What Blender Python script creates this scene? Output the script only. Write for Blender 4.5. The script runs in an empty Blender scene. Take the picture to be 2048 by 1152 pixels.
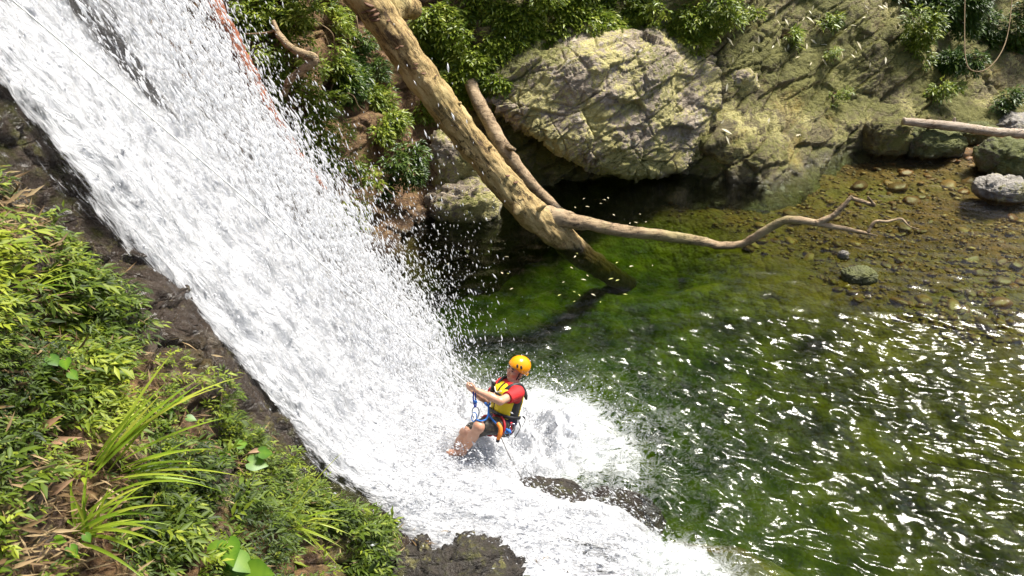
import bpy, bmesh, math, random
import numpy as np
from mathutils import Vector, Matrix
from mathutils.bvhtree import BVHTree

# ------------------------------------------------------------------ camera, sky, sun, exposure
sc = bpy.context.scene
COL = sc.collection
F_PX = 1479.0                       # focal length in pixels of a 2048 px wide frame
CAM = np.array([0.0, 0.0, 6.0])
PITCH = math.radians(30.0)
cam_d = bpy.data.cameras.new('camera')
cam_d.sensor_width = 36.0
cam_d.lens = 36.0 * F_PX / 2048.0
cam_d.clip_start = 0.05
cam_d.clip_end = 500.0
cam = bpy.data.objects.new('camera', cam_d)
COL.objects.link(cam)
cam.location = CAM
cam.rotation_euler = (math.radians(90) - PITCH, 0, 0)
sc.camera = cam

SUN_DIR = np.array([0.42, 0.20, 0.88]); SUN_DIR /= np.linalg.norm(SUN_DIR)   # towards the sun
world = bpy.data.worlds.new('World'); sc.world = world
world.use_nodes = True
wn = world.node_tree.nodes; wl = world.node_tree.links
wn.clear()
wo = wn.new('ShaderNodeOutputWorld'); wb = wn.new('ShaderNodeBackground'); ws = wn.new('ShaderNodeTexSky')
ws.sky_type = 'NISHITA'; ws.sun_disc = False
ws.sun_elevation = math.asin(SUN_DIR[2])
ws.sun_rotation = math.atan2(SUN_DIR[0], SUN_DIR[1])
ws.dust_density = 3.0; ws.air_density = 1.0; ws.ozone_density = 0.6
wb.inputs['Strength'].default_value = 0.09
wl.new(ws.outputs[0], wb.inputs[0]); wl.new(wb.outputs[0], wo.inputs[0])
sun_d = bpy.data.lights.new('sun', 'SUN')
sun_d.energy = 4.9; sun_d.angle = math.radians(14.0); sun_d.color = (1.0, 0.96, 0.88)
sun = bpy.data.objects.new('sun', sun_d); COL.objects.link(sun)
sun.rotation_euler = Vector(SUN_DIR).to_track_quat('Z', 'Y').to_euler()
sun.location = (5, 3, 20)
sc.view_settings.view_transform = 'Standard'
sc.view_settings.look = 'None'
sc.view_settings.exposure = 0.85
sc.view_settings.gamma = 1.0
sc.render.engine = 'CYCLES'
sc.cycles.max_bounces = 5
sc.cycles.diffuse_bounces = 2
sc.cycles.glossy_bounces = 2
sc.cycles.transparent_max_bounces = 14
sc.cycles.use_adaptive_sampling = True
sc.cycles.adaptive_threshold = 0.025
sc.cycles.volume_bounces = 1
sc.cycles.caustics_reflective = False
sc.cycles.caustics_refractive = False
sc.cycles.use_denoising = True
sc.cycles.sample_clamp_indirect = 6.0

RNG = np.random.default_rng(7)
random.seed(7)

# ------------------------------------------------------------------ pixel helpers (2048 x 1152 frame)
FWD = np.array([0, math.cos(PITCH), -math.sin(PITCH)])
UPV = np.array([0, math.sin(PITCH), math.cos(PITCH)])
RGT = np.array([1.0, 0, 0])
def ray(u, v):
    return FWD + RGT * (u - 1024) / F_PX + UPV * (576 - v) / F_PX
def pd(u, v, d): return CAM + ray(u, v) * d
def pz(u, v, z):
    r = ray(u, v); return CAM + r * ((z - CAM[2]) / r[2])
def py(u, v, y):
    r = ray(u, v); return CAM + r * ((y - CAM[1]) / r[1])

# ------------------------------------------------------------------ numpy noise
_perm = np.random.default_rng(3).permutation(256).astype(np.int64)
_perm = np.concatenate([_perm, _perm, _perm])
_g = np.random.default_rng(4).normal(size=(256, 3)); _g /= np.linalg.norm(_g, axis=1)[:, None]
def perlin(p):
    p = np.asarray(p, float)
    i = np.floor(p).astype(np.int64); f = p - i
    i &= 255
    w = f * f * f * (f * (f * 6 - 15) + 10)
    out = 0
    for dx in (0, 1):
        wx = w[..., 0] if dx else 1 - w[..., 0]
        for dy in (0, 1):
            wy = w[..., 1] if dy else 1 - w[..., 1]
            for dz in (0, 1):
                wz = w[..., 2] if dz else 1 - w[..., 2]
                h = _perm[_perm[_perm[(i[..., 0] + dx) & 255] + ((i[..., 1] + dy) & 255)] + ((i[..., 2] + dz) & 255)]
                g = _g[h]
                out = out + wx * wy * wz * (g[..., 0] * (f[..., 0] - dx) + g[..., 1] * (f[..., 1] - dy) + g[..., 2] * (f[..., 2] - dz))
    return out * 1.6
def fbm(p, octv=4, gain=0.5, lac=2.03):
    a = 1.0; s = 0; p = np.asarray(p, float)
    for k in range(octv):
        s = s + a * perlin(p + k * 17.3); p = p * lac; a *= gain
    return s
def ridged(p, octv=4, gain=0.5):
    a = 1.0; s = 0; p = np.asarray(p, float)
    for k in range(octv):
        s = s + a * (1 - np.abs(perlin(p + k * 9.1)) * 2); p = p * 2.07; a *= gain
    return s
def facet(p, seed=0.0):
    """angular facets: every cell has its own tilted plane; also returns the distance to the nearest joint"""
    p = np.asarray(p, float) + seed
    i0 = np.floor(p).astype(np.int64)
    f1 = np.full(p.shape[:-1], 9.0); f2 = np.full(p.shape[:-1], 9.0); val = np.zeros(p.shape[:-1])
    for dx in (-1, 0, 1):
        for dy in (-1, 0, 1):
            for dz in (-1, 0, 1):
                c = i0 + np.array([dx, dy, dz])
                h = _perm[_perm[_perm[c[..., 0] & 255] + (c[..., 1] & 255)] + (c[..., 2] & 255)]
                ctr = c + 0.5 + _g[h] * 0.45
                d = p - ctr
                dd = np.sqrt((d * d).sum(-1))
                g = _g[(h + 77) & 255]
                v = (d * g).sum(-1) + _g[(h + 31) & 255][..., 0] * 0.35
                near = dd < f1
                f2 = np.where(near, f1, np.minimum(f2, dd))
                val = np.where(near, v, val)
                f1 = np.where(near, dd, f1)
    return val, f2 - f1
def cracks(q, w=0.05):
    # long thin joints that follow the foliation, and a few that cross it
    a = np.abs(perlin(q * np.array([0.5, 0.8, 2.6]) + 3.1)); b = np.abs(perlin(q * np.array([1.1, 1.6, 5.5]) + 8.7)); c = np.abs(perlin(q * np.array([1.6, 1.0, 0.8]) + 5.3))
    return (1 - sstep(a, 0, w)) + 0.6 * (1 - sstep(b, 0, w * 1.6)) + 0.7 * (1 - sstep(c, 0, w * 0.8))
def sstep(x, a, b):
    t = np.clip((x - a) / (b - a), 0, 1); return t * t * (3 - 2 * t)

# ------------------------------------------------------------------ mesh helpers
def mk_mesh(name, V, F, smooth=True, attrs=None, uv=None, mat=None):
    V = np.asarray(V, np.float32).reshape(-1, 3)
    me = bpy.data.meshes.new(name)
    me.vertices.add(len(V)); me.vertices.foreach_set('co', V.ravel())
    if isinstance(F, np.ndarray): F = [F]
    F = [np.asarray(f, np.int32) for f in F if len(f)]
    loops = np.concatenate([f.ravel() for f in F])
    tot = np.concatenate([np.full(len(f), f.shape[1], np.int32) for f in F])
    start = np.concatenate([[0], np.cumsum(tot)[:-1]]).astype(np.int32)
    me.loops.add(len(loops)); me.loops.foreach_set('vertex_index', loops)
    me.polygons.add(len(tot)); me.polygons.foreach_set('loop_start', start)
    try: me.polygons.foreach_set('loop_total', tot)
    except Exception: pass
    if smooth: me.polygons.foreach_set('use_smooth', np.ones(len(tot), bool))
    me.update(calc_edges=True)
    for k, a in (attrs or {}).items():
        at = me.attributes.new(k, 'FLOAT', 'POINT'); at.data.foreach_set('value', np.asarray(a, np.float32).ravel())
    if uv is not None:
        l = me.uv_layers.new(name='UVMap')
        l.data.foreach_set('uv', np.asarray(uv, np.float32).reshape(-1, 2)[loops].ravel())
    if mat: me.materials.append(mat)
    me.validate(verbose=False)
    return me
def link(name, me, parent=None, label=None, cat=None, group=None, kind=None, loc=None):
    o = bpy.data.objects.new(name, me); COL.objects.link(o)
    if parent is not None: o.parent = parent
    if loc is not None: o.location = loc
    if label: o['label'] = label
    if cat: o['category'] = cat
    if group: o['group'] = group
    if kind: o['kind'] = kind
    return o
def grid_faces(n, m):
    a = np.arange(n * m).reshape(n, m)
    return np.stack([a[:-1, :-1], a[:-1, 1:], a[1:, 1:], a[1:, :-1]], -1).reshape(-1, 4)
def grid_normals(P):
    du = np.gradient(P, axis=0); dv = np.gradient(P, axis=1)
    n = np.cross(du, dv); n /= np.linalg.norm(n, axis=-1)[..., None] + 1e-9
    return n
def catmull(pts, n):
    pts = np.asarray(pts, float)
    P = np.vstack([2 * pts[0] - pts[1], pts, 2 * pts[-1] - pts[-2]])
    out = []
    seg = len(pts) - 1
    for t in np.linspace(0, seg, n):
        k = min(int(t), seg - 1); f = t - k
        a, b, c, d = P[k], P[k + 1], P[k + 2], P[k + 3]
        out.append(0.5 * ((2 * b) + (c - a) * f + (2 * a - 5 * b + 4 * c - d) * f * f + (3 * b - a - 3 * c + d) * f ** 3))
    return np.array(out)
def tube_geo(pts, rad, nlen=24, nseg=10, rough=0.0, rscale=6.0, seed=0.0, ridge=0.0, straight=False):
    pts = np.asarray(pts, float)
    R = np.interp(np.linspace(0, 1, nlen), np.linspace(0, 1, len(rad)), rad)
    C = catmull(pts, nlen) if not straight else np.array([np.interp(np.linspace(0, 1, nlen), np.linspace(0, 1, len(pts)), pts[:, k]) for k in range(3)]).T
    T = np.gradient(C, axis=0); T /= np.linalg.norm(T, axis=1)[:, None] + 1e-9
    n = np.cross(T[0], [0.3, 0.2, 0.93]);
    if np.linalg.norm(n) < 0.1: n = np.cross(T[0], [1, 0, 0])
    n /= np.linalg.norm(n)
    V = []; th = np.linspace(0, 2 * math.pi, nseg, endpoint=False)
    for k in range(nlen):
        n = n - T[k] * np.dot(n, T[k]); n /= np.linalg.norm(n)
        b = np.cross(T[k], n)
        V.append(C[k] + R[k] * (np.cos(th)[:, None] * n + np.sin(th)[:, None] * b))
    V = np.array(V)
    if rough or ridge:
        D = V - C[:, None, :]
        q = V * rscale + seed
        disp = fbm(q, 3) * rough
        if ridge:
            # grain that runs along the tube
            ang = np.stack([np.broadcast_to(np.cos(th) * 2.2, V.shape[:2]), np.broadcast_to(np.sin(th) * 2.2, V.shape[:2]),
                            np.broadcast_to((np.linspace(0, 1, nlen) * nlen * 0.06)[:, None], V.shape[:2])], -1) + seed
            disp = disp - ridge * np.clip(ridged(ang, 3) - 0.75, 0, 2)
        V = C[:, None, :] + D * (1 + disp[..., None])
    a = np.arange(nlen * nseg).reshape(nlen, nseg)
    b2 = np.roll(a, -1, axis=1)
    F4 = np.stack([a[:-1], b2[:-1], b2[1:], a[1:]], -1).reshape(-1, 4)
    V = V.reshape(-1, 3)
    V = np.vstack([V, C[0] - T[0] * R[0] * 0.12, C[-1] + T[-1] * R[-1] * 0.3])
    i0 = nlen * nseg
    F3 = np.vstack([np.stack([np.full(nseg, i0), b2[0], a[0]], -1), np.stack([np.full(nseg, i0 + 1), a[-1], b2[-1]], -1)])
    return V, [F4, F3]
def join(parts):
    V = []; F = {}; o = 0
    for v, fs in parts:
        v = np.asarray(v).reshape(-1, 3)
        for f in (fs if isinstance(fs, list) else [fs]):
            f = np.asarray(f)
            if len(f): F.setdefault(f.shape[1], []).append(f + o)
        V.append(v); o += len(v)
    return np.vstack(V), [np.vstack(x) for x in F.values()]
def ico(sub):
    bm = bmesh.new(); bmesh.ops.create_icosphere(bm, subdivisions=sub, radius=1.0)
    V = np.array([v.co[:] for v in bm.verts]); F = np.array([[v.index for v in f.verts] for f in bm.faces]); bm.free()
    return V, F
def box_geo(c, h, R=None):
    s = np.array([[-1,-1,-1],[1,-1,-1],[1,1,-1],[-1,1,-1],[-1,-1,1],[1,-1,1],[1,1,1],[-1,1,1]], float) * np.asarray(h)
    if R is not None: s = s @ np.asarray(R).T
    F = np.array([[0,3,2,1],[4,5,6,7],[0,1,5,4],[1,2,6,5],[2,3,7,6],[3,0,4,7]])
    return s + np.asarray(c), F

# ------------------------------------------------------------------ materials
class M:
    def __init__(self, name):
        self.m = bpy.data.materials.new(name); self.m.use_nodes = True
        self.t = self.m.node_tree; self.n = self.t.nodes; self.l = self.t.links
        self.n.clear(); self.out = self.n.new('ShaderNodeOutputMaterial')
    def add(self, typ, **kw):
        nd = self.n.new(typ)
        for k, v in kw.items():
            if k in nd.bl_rna.properties and not k.startswith('in_'): setattr(nd, k, v)
        return nd
    def put(self, sock, val):
        if hasattr(val, 'links') or isinstance(val, bpy.types.NodeSocket): self.l.new(val, sock)
        else:
            if isinstance(val, (tuple, list)) and len(val) == 3 and len(sock.default_value) == 4: val = (*val, 1)
            sock.default_value = val
    def coord(self, scale=(1, 1, 1), rot=(0, 0, 0), kind='Object'):
        tc = self.n.new('ShaderNodeTexCoord'); mp = self.n.new('ShaderNodeMapping')
        self.l.new(tc.outputs[kind], mp.inputs[0]); mp.inputs['Scale'].default_value = scale; mp.inputs['Rotation'].default_value = rot
        return mp.outputs[0]
    def noise(self, vec, scale, detail=4, rough=0.55, dist=0.0):
        nd = self.n.new('ShaderNodeTexNoise'); self.l.new(vec, nd.inputs['Vector'])
        nd.inputs['Scale'].default_value = scale; nd.inputs['Detail'].default_value = detail
        nd.inputs['Roughness'].default_value = rough; nd.inputs['Distortion'].default_value = dist
        return nd.outputs['Fac']
    def voro(self, vec, scale, feature='F1', rnd=1.0):
        nd = self.n.new('ShaderNodeTexVoronoi'); nd.feature = feature; self.l.new(vec, nd.inputs['Vector'])
        nd.inputs['Scale'].default_value = scale; nd.inputs['Randomness'].default_value = rnd
        return nd
    def ramp(self, fac, stops, interp='LINEAR'):
        nd = self.n.new('ShaderNodeValToRGB'); self.put(nd.inputs[0], fac)
        cr = nd.color_ramp; cr.interpolation = interp
        while len(cr.elements) < len(stops): cr.elements.new(0.5)
        for e, (p, c) in zip(cr.elements, stops):
            e.position = p
            e.color = (c, c, c, 1) if isinstance(c, (int, float)) else (*c, 1)
        return nd.outputs[0]
    def math(self, op, a, b=None, c=None, clamp=False):
        nd = self.n.new('ShaderNodeMath'); nd.operation = op; nd.use_clamp = clamp
        for k, x in enumerate((a, b, c)):
            if x is not None: self.put(nd.inputs[k], x)
        return nd.outputs[0]
    def mix(self, fac, a, b, mode='MIX'):
        nd = self.n.new('ShaderNodeMix'); nd.data_type = 'RGBA'; nd.blend_type = mode
        self.put(nd.inputs[0], fac); self.put(nd.inputs[6], a); self.put(nd.inputs[7], b)
        return nd.outputs[2]
    def attr(self, name):
        nd = self.n.new('ShaderNodeAttribute'); nd.attribute_name = name; return nd.outputs['Fac']
    def bump(self, h, strength=0.5, dist=0.02, normal=None):
        nd = self.n.new('ShaderNodeBump'); self.put(nd.inputs['Height'], h)
        nd.inputs['Strength'].default_value = strength; nd.inputs['Distance'].default_value = dist
        if normal is not None: self.l.new(normal, nd.inputs['Normal'])
        return nd.outputs[0]
    def bsdf(self, **kw):
        nd = self.n.new('ShaderNodeBsdfPrincipled')
        names = dict(color='Base Color', rough='Roughness', metal='Metallic', spec='Specular IOR Level', normal='Normal', alpha='Alpha', coat='Coat Weight', sub='Subsurface Weight')
        for k, v in kw.items(): self.put(nd.inputs[names[k]], v)
        return nd.outputs[0]
    def surf(self, s): self.l.new(s, self.out.inputs[0]); return self.m
def simple(name, color, rough=0.5, metal=0.0, var=0.12, scale=18.0, bump=0.0, bdist=0.004, spec=0.5):
    m = M(name); v = m.coord()
    n = m.noise(v, scale, 4)
    dark = tuple(c * (1 - var * 2) for c in color); lite = tuple(min(1, c * (1 + var)) for c in color)
    c = m.mix(n, dark, lite)
    kw = dict(color=c, rough=rough, metal=metal, spec=spec)
    if bump: kw['normal'] = m.bump(m.noise(v, scale * 3, 4), bump, bdist)
    return m.surf(m.bsdf(**kw))

def rock_material(name, base, pale, dark, moss, lichen=0.5, mossy=0.5, wet=0.0, soil=None, strata=(0.5, 0.35, 0.6), ochre=0.3, hmoss=None):
    m = M(name)
    v = m.coord(); vs = m.coord(scale=(0.8, 1.3, 1.9), rot=strata)
    big = m.noise(v, 0.55, 4, 0.6)
    mid = m.noise(v, 2.2, 6, 0.62)
    fine = m.noise(v, 11, 6, 0.65)
    grain = m.noise(v, 55, 4, 0.7)
    streak = m.noise(vs, 3.2, 7, 0.7, 0.8)
    col = m.ramp(m.math('ADD', m.math('MULTIPLY', streak, 0.65), m.math('MULTIPLY', mid, 0.35)), [(0.36, dark), (0.45, base), (0.54, base), (0.62, pale)])
    # pale lichen crust in blotches
    lm = m.math('ADD', m.math('MULTIPLY', m.noise(v, 1.3, 3), 0.6), m.math('MULTIPLY', fine, 0.5))
    lmask = m.ramp(lm, [(0.60 - 0.10 * lichen, 0.0), (0.66 - 0.10 * lichen, 1.0)])
    lich = m.ramp(grain, [(0.3, (0.32, 0.27, 0.07)), (0.5, (0.54, 0.48, 0.16)), (0.7, (0.66, 0.62, 0.36))])
    col = m.mix(m.math('MULTIPLY', lmask, min(1.0, 0.55 + lichen * 0.4)), col, lich)
    # ochre film
    om = m.ramp(m.noise(v, 0.9, 5, 0.6, 0.6), [(0.60 - 0.08 * ochre, 0.0), (0.72, 1.0)])
    col = m.mix(m.math('MULTIPLY', om, ochre), col, (0.27, 0.19, 0.02))
    # moss
    geo = m.n.new('ShaderNodeNewGeometry'); sp = m.n.new('ShaderNodeSeparateXYZ'); m.l.new(geo.outputs['Normal'], sp.inputs[0])
    mm = m.math('ADD', m.math('MULTIPLY', big, 0.9), m.math('MULTIPLY', fine, 0.45))
    mm = m.math('ADD', mm, m.math('MULTIPLY', sp.outputs[2], 0.16))
    mmask = m.ramp(mm, [(0.86 - 0.3 * mossy, 0.0), (0.98 - 0.3 * mossy, 1.0)])
    mcol = m.ramp(grain, [(0.3, tuple(c * 0.45 for c in moss)), (0.65, moss), (0.8, tuple(min(1, c * 1.7) for c in moss))])
    col = m.mix(m.math('MULTIPLY', mmask, 0.85), col, mcol)
    if soil is not None:
        sf = m.attr('soil')
        sm = m.ramp(m.math('ADD', m.math('MULTIPLY', fine, 0.6), m.math('MULTIPLY', mid, 0.5)), [(0.3, (0.012, 0.008, 0.004)), (0.47, (0.10, 0.05, 0.02)), (0.58, (0.24, 0.14, 0.06)), (0.70, (0.14, 0.15, 0.025))])
        col = m.mix(sf, col, sm)
    wetf = m.attr('wet')
    col = m.mix(m.math('MULTIPLY', wetf, 0.65), col, m.mix(0.75, col, (0.015, 0.010, 0.008)))
    cr = m.voro(m.coord(scale=(0.8, 1.2, 2.0), rot=strata), 2.6, 'DISTANCE_TO_EDGE').outputs['Distance']
    crack = m.ramp(cr, [(0.0, 0.0), (0.05, 1.0)])
    h = m.math('ADD', m.math('MULTIPLY', fine, 0.6), m.math('MULTIPLY', streak, 1.2))
    h = m.math('ADD', h, m.math('MULTIPLY', grain, 0.22))
    h = m.math('ADD', h, m.math('MULTIPLY', crack, 0.15))
    rough = m.math('SUBTRACT', 0.78 - wet, m.math('MULTIPLY', wetf, 0.45))
    return m.surf(m.bsdf(color=col, rough=rough, normal=m.bump(h, 1.0, 0.09), spec=0.5))

def leaf_material(name, c0, c1, c2, trans=0.35, rough=0.38):
    m = M(name)
    t = m.attr('tint')
    col = m.ramp(t, [(0.0, c0), (0.5, c1), (1.0, c2)])
    col = m.mix(m.noise(m.coord(), 30, 3), m.mix(0.75, col, (0.01, 0.02, 0.0)), col) if False else col
    p = m.bsdf(color=col, rough=rough, spec=0.4)
    tr = m.n.new('ShaderNodeBsdfTranslucent'); m.l.new(col, tr.inputs[0])
    mx = m.n.new('ShaderNodeMixShader'); mx.inputs[0].default_value = trans
    m.l.new(p, mx.inputs[1]); m.l.new(tr.outputs[0], mx.inputs[2])
    return m.surf(mx.outputs[0])

MAT = {}
MAT['far_rock'] = rock_material('far_rock', (0.155, 0.125, 0.055), (0.30, 0.26, 0.12), (0.03, 0.022, 0.010), (0.135, 0.135, 0.010), lichen=0.42, mossy=0.58, soil=True, ochre=0.8)
MAT['pale_rock'] = rock_material('pale_rock', (0.37, 0.30, 0.22), (0.64, 0.57, 0.46), (0.04, 0.028, 0.016), (0.13, 0.14, 0.014), lichen=0.8, mossy=0.33, ochre=0.35)
MAT['wet_rock'] = rock_material('wet_rock', (0.10, 0.075, 0.055), (0.24, 0.20, 0.15), (0.02, 0.014, 0.01), (0.08, 0.09, 0.012), lichen=0.15, mossy=0.25, wet=0.25, soil=True, ochre=0.3)
MAT['dark_rock'] = rock_material('dark_rock', (0.05, 0.04, 0.03), (0.115, 0.095, 0.07), (0.012, 0.009, 0.007), (0.06, 0.065, 0.010), lichen=0.1, mossy=0.28, wet=0.3, ochre=0.2)
MAT['mossy_stone'] = rock_material('mossy_stone', (0.20, 0.18, 0.13), (0.36, 0.32, 0.25), (0.05, 0.04, 0.03), (0.13, 0.15, 0.02), lichen=0.2, mossy=0.85, ochre=0.2)
MAT['grey_stone'] = rock_material('grey_stone', (0.34, 0.31, 0.27), (0.50, 0.47, 0.42), (0.10, 0.085, 0.07), (0.13, 0.13, 0.03), lichen=0.2, mossy=0.1, ochre=0.1)

# ------------------------------------------------------------------ the left cliff that carries the waterfall
def prof_x(z): return -1.07 - 0.528 * z
NS, NY = 430, 400
YS = np.concatenate([np.linspace(0.6, 2.0, 30, endpoint=False), np.linspace(2.0, 6.2, 230, endpoint=False), np.linspace(6.2, 12.2, 140)])
def base_profile(y):
    up = np.array([[prof_x(z), z] for z in (13.0, 9.0, 6.0, 3.0, 1.1)])
    ramp = np.array([[-1.05, .62], [-.2, .42], [.6, .22], [1.25, -.02], [1.65, -.6], [2.0, -2.2]])
    deep = np.array([[prof_x(.6), .6], [prof_x(.1), .1], [prof_x(-.5), -.5], [-.2, -1.1], [.2, -1.6], [.7, -2.3]])
    shelf = np.array([[-1.05, .62], [-.5, .45], [-.1, .10], [.2, -.5], [.45, -1.2], [.7, -2.3]])      # where the climber's feet rest
    w = sstep(y, 4.22, 4.52) * (1 - sstep(y, 5.35, 5.8)); w1 = sstep(y, 4.22, 4.52) * (1 - sstep(y, 6.2, 6.8))
    low = ramp * w + shelf * (w1 - w) + deep * (1 - w1)
    c = np.vstack([up, low])
    # arc length resampling: fixed share for the upper and the lower part
    def res(c, n):
        d = np.r_[0, np.cumsum(np.linalg.norm(np.diff(c, axis=0), axis=1))]
        t = np.linspace(0, d[-1], n)
        return np.stack([np.interp(t, d, c[:, 0]), np.interp(t, d, c[:, 1])], -1)
    a = res(c[:3], 60)[:-1]; b = res(c[2:5], 210)[:-1]; d = res(c[4:], NS - 268)
    q = np.vstack([a, b, d])
    k = np.exp(-0.5 * (np.arange(-14, 15) / 6.0) ** 2); k /= k.sum()
    pad = np.vstack([np.repeat(q[:1], 14, 0), q, np.repeat(q[-1:], 14, 0)])
    return np.stack([np.convolve(pad[:, j], k, 'valid') for j in (0, 1)], -1)
CB = np.zeros((NS, len(YS), 3))
for j, y in enumerate(YS):
    q = base_profile(y); n_ = len(q)
    if n_ != NS:
        tt = np.linspace(0, 1, NS); q = np.stack([np.interp(tt, np.linspace(0, 1, n_), q[:, k]) for k in (0, 1)], -1)
    CB[:, j, 0] = q[:, 0] - 0.9 * (np.logaddexp(0, (y - 7.7) * 4) / 4); CB[:, j, 1] = y; CB[:, j, 2] = q[:, 1]
CN = -grid_normals(CB)
if CN[100, 100, 0] < 0: CN = -CN
CARC = np.cumsum(np.r_[np.zeros((1, len(YS))), np.linalg.norm(np.diff(CB, axis=0), axis=2)], axis=0)
rot = np.array([[0.8, 0.0, 0.6], [0.3, 0.87, -0.4], [-0.52, 0.5, 0.69]])
q = CB @ rot.T
fv, fe = facet(q * np.array([1.1, 1.6, 2.6]), 3.3)
fv2, fe2 = facet(q * np.array([3.5, 4.5, 7.0]), 8.1)
edge_y = 5.05
inw = sstep(CB[..., 1], 4.5, 5.2) * (1 - sstep(CB[..., 1], 8.6, 10.0))
disp = 0.14 * fbm(CB * 0.7, 4) + 0.10 * fv + 0.035 * fv2 - 0.05 * (fe < 0.06)
disp = disp * (1 - 0.55 * inw)
strip = np.exp(-((CB[..., 1] - 4.75) / 0.35) ** 2)
disp += strip * (0.05 * ridged(np.stack([CB[..., 1] * 5, CARC * 0.7, CB[..., 1] * 0], -1), 4) - 0.02)
disp += 0.16 * np.exp(-((CB[..., 1] - 3.2) / 0.9) ** 2)
CP = CB + CN * disp[..., None]
wet = sstep(CB[..., 1], 4.15, 4.75) * (1 - 0.4 * sstep(CB[..., 1], 9.0, 10.5))
wet = np.clip(wet + 0.25 * fbm(CB * 1.5, 3) * (wet > 0.02), 0, 1)
soil = sstep(CB[..., 1], 7.2, 8.0)
soil = np.maximum(soil, (1 - sstep(CB[..., 1], 3.9, 4.5)) * sstep(fbm(CB * 0.9 + 4, 3), -0.25, 0.15))
cliff_me = mk_mesh('cliff', CP, grid_faces(NS, len(YS)), attrs={'wet': wet, 'soil': soil}, mat=MAT['wet_rock'])
link('cliff', cliff_me, kind='structure')

# ------------------------------------------------------------------ the far bank: rock wall round the pool
FB = np.array([[-9.5, 9.6], [-5.5, 10.3], [-3.2, 10.9], [-2.35, 11.6], [-1.9, 12.9], [-0.7, 13.9], [1.0, 14.9], [2.9, 15.5], [4.2, 15.55], [5.4, 15.55], [6.7, 16.1], [8.1, 17.0], [10.6, 17.75], [13.5, 19.0], [18.5, 21.0], [26, 22.5]])
NB = 900
bl = catmull(np.c_[FB, np.zeros(len(FB))], 1400)[:, :2]
dd = np.r_[0, np.cumsum(np.linalg.norm(np.diff(bl, axis=0), axis=1))]
# denser where the photograph looks
wgt = np.where((bl[:, 0] > -4) & (bl[:, 0] < 13), 1.0, 0.3)
cw = np.r_[0, np.cumsum(np.diff(dd) * wgt[1:])]
tt = np.linspace(0, cw[-1], NB)
bl = np.stack([np.interp(tt, cw, bl[:, 0]), np.interp(tt, cw, bl[:, 1])], -1)
tg = np.gradient(bl, axis=0); tg /= np.linalg.norm(tg, axis=1)[:, None]
k = np.exp(-0.5 * (np.arange(-40, 41) / 16.0) ** 2); k /= k.sum()
tg = np.stack([np.convolve(np.pad(tg[:, j], 40, mode='edge'), k, 'valid') for j in (0, 1)], -1)
tg /= np.linalg.norm(tg, axis=1)[:, None]
bn = np.stack([tg[:, 1], -tg[:, 0]], -1)            # towards the pool
H = np.concatenate([np.linspace(-2.2, 0, 22, endpoint=False), np.linspace(0, 4.6, 170, endpoint=False), np.linspace(4.6, 12, 40)])
X = bl[:, 0][:, None]
lean = 0.38 + 0.22 * sstep(X, 3.5, 6.0) + 0.10 * sstep(X, 9, 12) - 0.05 * sstep(-X, 1.5, 3)
off = H[None, :] * lean * np.where(H[None, :] > 0, 1, 0.9)
# a low ledge of slab that pushes forward at the water's edge, right of the boulder
off = off - 0.75 * np.exp(-((X - 5.2) / 1.5) ** 2) * (1 - sstep(H[None, :], 0.55, 1.35)) * (H[None, :] > -3)
off = off - 0.35 * np.exp(-((X - 8.6) / 1.0) ** 2) * (1 - sstep(H[None, :], 0.5, 1.1))
# beach at the far right: the foot runs out
off = off - 0.5 * sstep(X, 10, 12) * (1 - sstep(H[None, :], 0.2, 0.9))
# the gully behind the log
off = off + 0.5 * np.exp(-((X + 1.0) / 0.7) ** 2) * sstep(H[None, :], 0.3, 1.5)
WB = np.zeros((NB, len(H), 3))
WB[..., 0] = bl[:, 0][:, None] - bn[:, 0][:, None] * off
WB[..., 1] = bl[:, 1][:, None] - bn[:, 1][:, None] * off
WB[..., 2] = H[None, :]
WN = grid_normals(WB)
if WN[500, 60, 1] > 0: WN = -WN
ca, sa = math.cos(0.6), math.sin(0.6)
rotw = np.array([[ca, 0.0, sa], [-0.2, 1.0, 0.1], [-sa, 0.25, ca]])
q = WB @ rotw.T
fv, fe = facet(q * np.array([0.55, 0.8, 1.5]), 1.7)
fv2, fe2 = facet(q * np.array([1.3, 1.6, 2.6]), 5.2)
fv3, fe3 = facet(q * np.array([5.0, 5.0, 10.0]), 2.9)
sm_ = 1 - 0.45 * sstep(WB[..., 0], 4.0, 5.5)
disp = 0.22 * fbm(WB * 0.45, 3) + 0.24 * sm_ * fv + 0.075 * sm_ * fv2 + 0.018 * fv3 + 0.025 * fbm(WB * 5, 4) - 0.05 * (1 - sstep(fe, 0.0, 0.08)) - 0.025 * (1 - sstep(fe2, 0.0, 0.10)) - 0.05 * cracks(q * 0.6, 0.035)
soilw = (1 - sstep(WB[..., 0], -1.6, 0.2))
soilw = np.clip(soilw + 0.7 * sstep(WB[..., 2], 3.8, 4.6), 0, 1)
WP = WB + WN * disp[..., None]
wetw = 1 - sstep(WB[..., 2] + 0.12 * fbm(WB * 2.0, 2), 0.06, 0.30)
wall_me = mk_mesh('rock_wall', WP, grid_faces(NB, len(H)), smooth=False, attrs={'wet': wetw, 'soil': soilw}, mat=MAT['far_rock'])
link('rock_bank', wall_me, kind='structure')

def bvh_of(P, step=2):
    Q = P[::step, ::step]; n, m_ = Q.shape[:2]
    return BVHTree.FromPolygons([Vector(v) for v in Q.reshape(-1, 3)], [tuple(int(i) for i in f) for f in grid_faces(n, m_)])
WALL_BVH = bvh_of(WP, 2); CLIFF_BVH = bvh_of(CP, 2)
def hit(bvh, u, v):
    r = ray(u, v); h = bvh.ray_cast(Vector(CAM), Vector(r).normalized())
    if h[0] is None: return None, None
    n = np.array(h[1]); p = np.array(h[0])
    if np.dot(n, r) > 0: n = -n
    return p, n

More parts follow.
